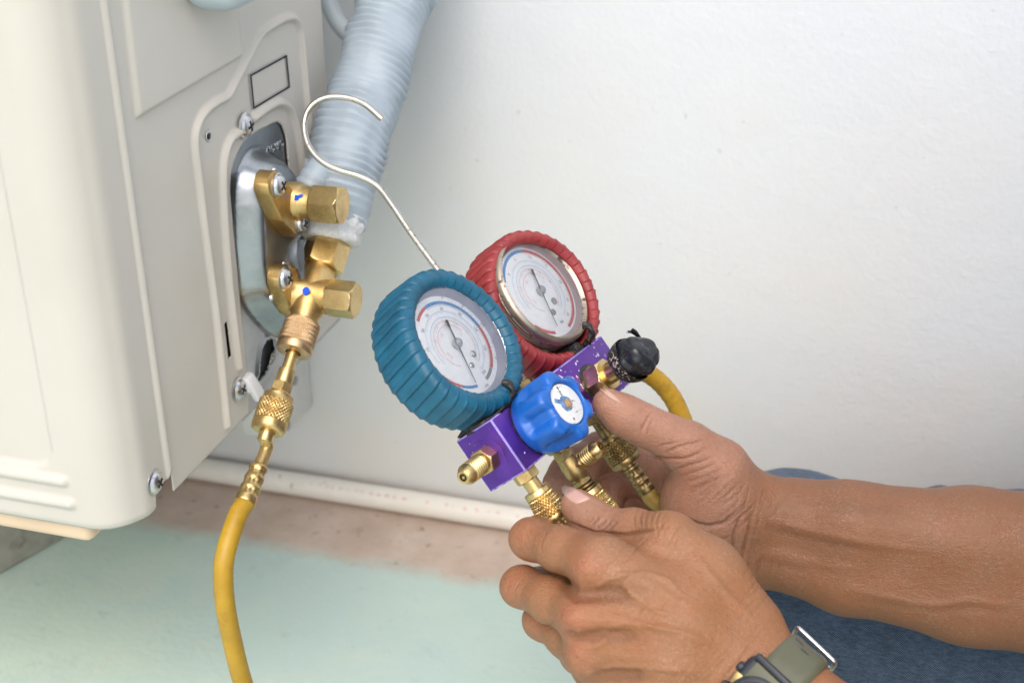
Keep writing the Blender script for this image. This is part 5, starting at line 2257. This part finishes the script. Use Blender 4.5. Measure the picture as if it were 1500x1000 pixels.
VT, QT = coarse(TO, .006)
VS, QS = coarse(SH, .006)
VS = VS + grad(SH.eval, VS) * (.006 * vnoise(VS, 9, 5))[:, None]
V = np.concatenate([VL, VR, VT])
Q = np.concatenate([QL, QR + len(VL), QT + len(VL) + len(VR)])
mb = MB()
mb.verts(V)
mb.Q.append(Q)
me = mb.mesh('body', angle=180)
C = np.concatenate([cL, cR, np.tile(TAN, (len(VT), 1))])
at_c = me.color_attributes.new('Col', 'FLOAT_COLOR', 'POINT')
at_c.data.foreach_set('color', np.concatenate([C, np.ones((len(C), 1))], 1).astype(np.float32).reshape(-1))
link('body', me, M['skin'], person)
mb = MB()
mb.verts(VS)
mb.Q.append(QS)
mb.obj('shirt', simple('grey cotton shirt', (.24, .25, .27), .9, 0, .1, 20, .3, 300), person, angle=180)

# jeans: a kneeling leg between and behind the forearms
LG = Limb()
LG.kb = .05
knee = at(1128, 868, .985)
LG.body = [
    [(knee, .077), (at(1500, 1012, .955), .086), (np.array([.58, .72, .17]), .105)],
    [(knee + np.array([.01, .02, -.012]), .070), (np.array([.12, .93, .075]), .066), (np.array([.40, .98, .07]), .058)],
]


def leg_fn(P):
    return LG.eval(P)


lo, hi = LG.bounds()
Vj, Qj = polygonise(leg_fn, lo, hi, .0036)
for it in range(2):
    Vj = Vj - grad(leg_fn, Vj) * leg_fn(Vj)[:, None] * .9
gj = grad(leg_fn, Vj)
fold = np.array([.0085 * mnoise.noise(Vector((p[0] * 9 + p[2] * 14, p[1] * 12, p[2] * 16 - p[0] * 12))) + .0042 * mnoise.noise(Vector((p[0] * 40 - p[2] * 50, p[1] * 25, p[2] * 34 + p[0] * 22))) for p in Vj.tolist()])
Vj = Vj + gj * fold[:, None]
Vj[:, 2] = np.maximum(Vj[:, 2], .002)
mb = MB()
mb.verts(Vj)
mb.Q.append(Qj)
mb.obj('jeans', M['denim'], person, angle=180)

# ------------------------------------------------------------------ wristwatch
wc = at(1143, 1003, .7015)                       # middle of the band round the wrist
wa = unit(at(1240, 1094, .683) - at(1110, 972, .704))
wn = unit(-ray(1110, 985) + wa * (ray(1110, 985) @ wa))   # out of the back of the wrist, towards the viewer
wn = unit(wn - wa * (wn @ wa))
ws = unit(np.cross(wa, wn))
if (proj([wc + ws * .03])[0][0] < proj([wc])[0][0]):
    ws = -ws                                     # towards the thumb side, up and right in the picture
watch = thing('wristwatch', 'olive resin watch with a dark grey case on the left wrist', 'watch', wc)


def skin_r(th, z, lift):
    """distance from the band axis to the skin in direction th, at z along the arm"""
    d = np.cos(th)[:, None] * wn + np.sin(th)[:, None] * ws
    o = wc + wa * z
    t = np.full(len(th), .06)
    for it in range(40):
        t = t - np.clip(LH.eval(o + d * t[:, None]), -.01, .01) * .7
    return o + d * (t + lift)[:, None], t


th = np.linspace(0, 2 * math.pi, 160, endpoint=False)
mb = MB()
zs = np.linspace(-.0112, .0112, 15)
top = []
prof_l = .0034 * (1 - np.abs(zs / .0118) ** 6) + .0003
rows = []
for z, l in zip(zs, prof_l):
    P, t = skin_r(th, z * (1.0), l)
    rows.append(P)
ring0 = skin_r(th, zs[0], -.002)[0]
ring1 = skin_r(th, zs[-1], -.002)[0]
mb.grid(np.array([ring0] + rows + [ring1]), False, True)
mb.obj('strap', M['olive'], watch, angle=50)


def wpt(thd, z, lift):
    return skin_r(np.array([math.radians(thd)]), z, lift)[0][0]


# keeper groove and punched holes on the strap
for (thd, z) in ((46, -.0005), (54, -.006)):
    a = wpt(thd, z, .0033)
    b = wpt(thd + 4, z, .0033)
    e1 = unit(b - a)
    nn = unit(np.cross(e1, wa))
    nn = nn if nn @ (a - wc) > 0 else -nn
    mb = MB()
    mb.box(a, (.0007 if thd < 60 else .0012, .0026 if thd < 60 else .0009, .0006), [e1, wa, nn], b=.0004)
    mb.obj('strap_hole', M['wblack'], watch)
# steel buckle frame on the thumb side
pb_ = [wpt(84, -.0125, .0050), wpt(84, .0125, .0050), wpt(112, .0125, .0052), wpt(112, -.0125, .0052)]
pp = []
for i in range(4):
    a, b, c = pb_[i - 1], pb_[i], pb_[(i + 1) % 4]
    pp += [b + unit(a - b) * .0022, b, b + unit(c - b) * .0022]
loop = []
for i in range(0, 12, 3):
    a, b, c = pp[i], pp[i + 1], pp[i + 2]
    for t in np.linspace(0, 1, 6):
        loop.append((1 - t) ** 2 * a + 2 * t * (1 - t) * b + t * t * c)
loop.append(loop[0])
mb = MB()
mb.tube(np.array(loop), .00115, 14)
mb.obj('buckle', M['chrome'], watch)
# case: dark frame, olive shoulders, raised dark lug bar and buttons
e1 = unit(wpt(5, 0, .004) - wpt(-43, 0, .004))
cn = unit(np.cross(e1, wa))
cn = cn if cn @ (wpt(-19, 0, 0) - wc) > 0 else -cn
cc = (wpt(1, 0, 0) + wpt(-39, 0, 0)) / 2 + cn * .0022 - e1 * .0062
mb = MB()
mb.box(cc + cn * .0018, (.0190, .0170, .0042), [e1, wa, cn], b=.0035, seg=3)
case = mb.obj('case', M['wblack'], watch, angle=40)
mb = MB()
mb.box(cc + cn * .0052 + e1 * .0126, (.0052, .0130, .0020), [e1, wa, cn], b=.0012, seg=2)
mb.box(cc + cn * .0052 - e1 * .0126, (.0052, .0130, .0020), [e1, wa, cn], b=.0012, seg=2)
mb.obj('shoulder', M['olive'], watch, angle=40)
mb = MB()
mb.box(cc + cn * .0044 + e1 * .0196, (.0016, .0150, .0028), [e1, wa, cn], b=.0010, seg=2)
mb.obj('lug_bar', M['wblack'], watch, angle=40)
mb = MB()
mb.rev(cc + cn * .0050, cn, [(0, .0150), (.0022, .0148), (.0030, .0138), (.0032, .0122), (.0026, .0118)], 64, cap=(True, True))
mb.obj('bezel', M['wblack'], watch)
for z in (-.0060, .0060):
    mb = MB()
    mb.rev(cc + cn * .0030 - wa * .0160 + e1 * (z + .004), -wa, [(0, .0026), (.0020, .0026), (.0028, .0018)], 20)
    mb.obj('push_button', M['wblack'], watch)
mb = MB()
mb.box(cc + cn * .0052 - wa * .0150 + e1 * .0045, (.0034, .0022, .0014), [e1, wa, cn], b=.0008)
mb.obj('button_guard', M['brass_dark'], watch)
